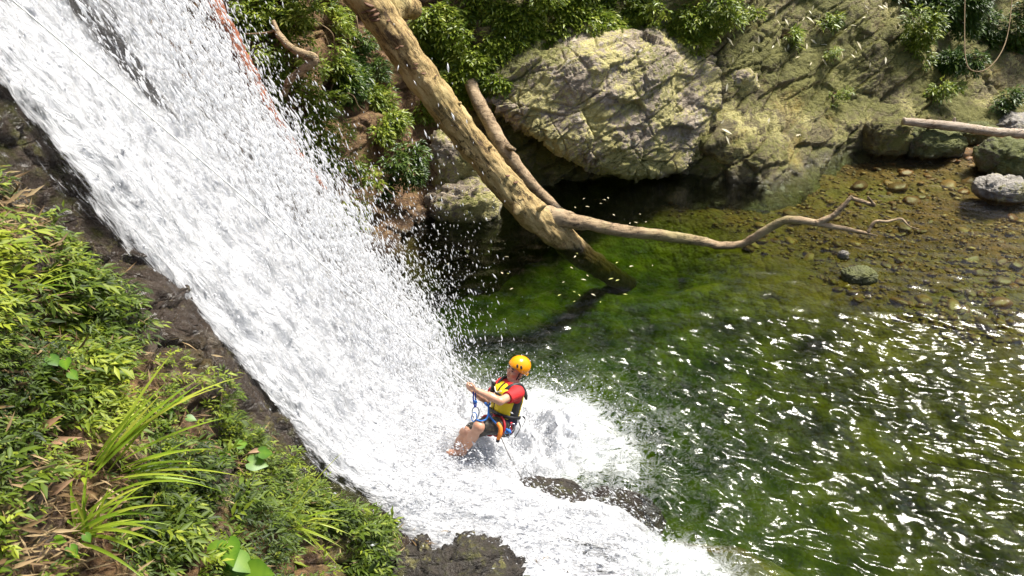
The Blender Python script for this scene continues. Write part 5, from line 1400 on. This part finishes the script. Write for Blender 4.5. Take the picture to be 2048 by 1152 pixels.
# hair, brows, eyes
hair = Field(HC - 0.2, HC + 0.22, 0.0045)
hair.ell(hp(-0.02, 0, 0.012), HR, (0.100, 0.084, 0.100), 0.0)
pts = hair.pts(); fH = (pts - HC) @ hf; uH = (pts - HC) @ hu
hair.d = np.maximum(hair.d, fH - np.interp(uH, [-0.09, -0.02, 0.02, 0.06], [-0.03, 0.010, 0.03, 0.08])).astype(np.float32)
hair.d = np.maximum(hair.d, -0.075 - uH).astype(np.float32)
MAT['hair'] = simple('dark_hair', (0.018, 0.012, 0.009), rough=0.5, var=0.4, scale=60, bump=0.8)
pmesh('hair', hair, MAT['hair'], smooth=1)
for s_ in (1, -1):
    V, F = ico(2)
    e_ = V * np.array([0.006, 0.013, 0.0065]) @ HR + hp(0.091, 0.031 * s_, -0.004)
    link('eye', mk_mesh('eye', e_ - pel, F, mat=MAT['hair']), parent=person)
    V, F = tube_geo([hp(0.100, 0.014 * s_, 0.020), hp(0.097, 0.032 * s_, 0.024), hp(0.084, 0.050 * s_, 0.018)], [0.004, 0.005, 0.003], nlen=10, nseg=6)
    link('eyebrow', mk_mesh('eyebrow', V - pel, F, mat=MAT['hair']), parent=person)
V, F = ico(2); e_ = V * np.array([0.008, 0.020, 0.0065]) @ HR + hp(0.101, 0, -0.076)
link('lips', mk_mesh('lips', e_ - pel, F, mat=simple('lip_skin', (0.42, 0.13, 0.10), 0.4)), parent=person)
# harness
MAT['navy'] = simple('navy_webbing', (0.012, 0.014, 0.05), rough=0.6, var=0.3, scale=30, bump=0.4)
MAT['red_web'] = simple('red_webbing', (0.45, 0.012, 0.02), rough=0.55, var=0.2, scale=30, bump=0.3)
MAT['blue_rope'] = simple('blue_rope', (0.02, 0.16, 0.55), rough=0.55, var=0.25, scale=60, bump=0.5)
MAT['orange'] = simple('orange_webbing', (0.85, 0.24, 0.02), rough=0.6, var=0.12, scale=20, bump=0.3)
MAT['steel'] = simple('carabiner_steel', (0.62, 0.63, 0.65), rough=0.25, metal=1.0, var=0.05)
hn_ = Field(lo, hi, HV); hn_.ell(pel + U_ * 0.05, BODY, (0.150, 0.192, 0.16), 0.0); hn_.keep(pel + U_ * 0.165, U_); hn_.keep(pel + U_ * 0.055, -U_)
har = pmesh('harness', hn_, MAT['navy'])
def ring(c, ax, r, n=26):
    ax = unit(np.asarray(ax, float)); a = unit(np.cross(ax, [0.3, 0.9, 0.2])); b = np.cross(ax, a)
    return [c + r * (math.cos(t) * a + math.sin(t) * b) for t in np.linspace(0, 2 * math.pi, n)]
for q in 'LR':
    c_ = J['hip' + q] * 0.70 + J['kn' + q] * 0.30; ax_ = J['kn' + q] - J['hip' + q]
    pts_ = ring(c_, ax_, 0.106)
    V, F = tube_geo(pts_, [0.014] * 3, nlen=50, nseg=8); link('leg_loop', mk_mesh('leg_loop', V - pel, F, mat=MAT['red_web']), parent=har)
for (a_, b_) in (((0.155, 0.02, 0.15), (0.13, 0.10, 0.02)), ((0.12, 0.14, 0.14), (0.06, 0.17, 0.0)), ((0.02, 0.195, 0.10), (-0.02, 0.19, -0.02))):
    strap('gear_loop', [tb_(*a_), tb_(*(np.array(a_) * 0.5 + np.array(b_) * 0.5 + [0.015, 0.015, 0])), tb_(*b_)], 0.024, 0.010, MAT['red_web'], har, n=10)
def carabiner(c, axis, up, s=0.05, mat=None, parent=None, name='carabiner'):
    axis = unit(np.asarray(axis, float)); up = unit(np.asarray(up, float) - axis * (np.asarray(up, float) @ axis)); sd_ = np.cross(axis, up)
    pts_ = [c + up * s * math.sin(t) * 1.0 + sd_ * s * 0.55 * math.cos(t) * (1 + 0.18 * math.sin(t)) for t in np.linspace(0, 2 * math.pi, 24)]
    V, F = tube_geo(pts_, [s * 0.12] * 3, nlen=48, nseg=8)
    return link(name, mk_mesh(name, V - pel, F, mat=mat or MAT['steel']), parent=parent or har)
camdir = unit(CAM - pel)
belay = pd(950, 834, 7.50)
carabiner(pd(951, 826, 7.50), camdir, [0, 0, 1], 0.062)
carabiner(pd(948, 834, 7.50), camdir, [0.1, 0, 1], 0.045, MAT['blue_rope'], name='belay_device')
# lanyards that drop from the hands to the device and on to the belt
for du in (-2.2, 2.2):
    V, F = tube_geo([pd(949 + du, 783, 7.50), pd(949 + du, 800, 7.50), pd(951 + du * 0.6, 815, 7.50)], [0.008] * 3, nlen=14, nseg=6)
    link('lanyard', mk_mesh('lanyard', V - pel, F, mat=simple('royal_blue_webbing', (0.01, 0.03, 0.28), 0.6)), parent=har)
V, F = ico(2); link('knot', mk_mesh('knot', V * np.array([0.020, 0.014, 0.024]) + pd(951, 804, 7.50) - pel, F, mat=MAT['blue_rope']), parent=har)
for pts_, r_ in (([pd(950, 838, 7.50), pd(962, 842, 7.46), pd(974, 836, 7.48), pd(977, 815, 7.50), pd(972, 806, 7.56)], 0.0085), ([pd(976, 826, 7.50), pd(984, 838, 7.50), pd(997, 852, 7.54)], 0.0085), ([pd(970, 806, 7.58), pd(976, 812, 7.50), pd(980, 806, 7.52)], 0.011)):
    V, F = tube_geo(pts_, [r_] * 3, nlen=26, nseg=7); link('blue_cord', mk_mesh('blue_cord', V - pel, F, mat=MAT['blue_rope']), parent=har)
V_, F_ = tube_geo([pd(995, 846, 7.50), pd(1001, 856, 7.48), pd(1000, 868, 7.48), pd(996, 879, 7.50)], [0.020, 0.022, 0.024, 0.019], nlen=20, nseg=10)
link('orange_strap', mk_mesh('orange_strap', V_ - pel, F_, mat=MAT['orange']), parent=har)
V_, F_ = tube_geo([pd(996.5, 877, 7.50), pd(995, 884, 7.50)], [0.021, 0.019], nlen=6, nseg=10, straight=True)
link('strap_tip', mk_mesh('strap_tip', V_ - pel, F_, mat=MAT['black']), parent=har)
carabiner(pd(1014, 868, 7.60), camdir, [-0.3, 0, 1], 0.040)
carabiner(pd(1024, 855, 7.64), camdir, [0.3, 0, 1], 0.042)
carabiner(pd(1016, 863, 7.58), camdir, [0.8, 0, 0.5], 0.030, MAT['blue_rope'], name='pulley')
V_, F_ = tube_geo([pd(1012, 858, 7.60), pd(1018, 862, 7.58), pd(1022, 866, 7.58)], [0.012, 0.016, 0.010], nlen=10, nseg=8)
link('blue_cord', mk_mesh('blue_cord', V_ - pel, F_, mat=MAT['blue_rope']), parent=har)
# ropes
MAT['rope'] = simple('climbing_rope', (0.86, 0.85, 0.82), rough=0.7, var=0.12, scale=80, bump=0.4, bdist=0.003)
r0 = pd(936, 769, 7.53); r1 = pz(190, 140, 4.75); dirr = unit(r1 - r0)
top_ = r0 + dirr * 9.5
V_, F_ = tube_geo([r0 - dirr * 0.10, r0, r0 * 0.5 + r1 * 0.5 + np.array([0, 0, -0.03]), r1, top_], [0.0058] * 3, nlen=120, nseg=8)
link('abseil_rope', mk_mesh('abseil_rope', V_ - r0, F_, mat=MAT['rope']), label='taut pale rope running from the climber\'s hands up the waterfall', cat='rope', loc=r0)
q0 = pd(1000, 870, 7.58)
V_, F_ = tube_geo([q0, pd(1012, 897, 7.60), pd(1024, 922, 7.64), pd(1045, 958, 7.72), pd(1070, 990, 7.80)], [0.006] * 3, nlen=50, nseg=6)
link('rope_tail', mk_mesh('rope_tail', V_ - q0, F_, mat=simple('wet_rope', (0.22, 0.21, 0.20), rough=0.6, var=0.2, scale=80)), label='thin slack rope trailing from the climber\'s hip into the foam', cat='rope', loc=q0)
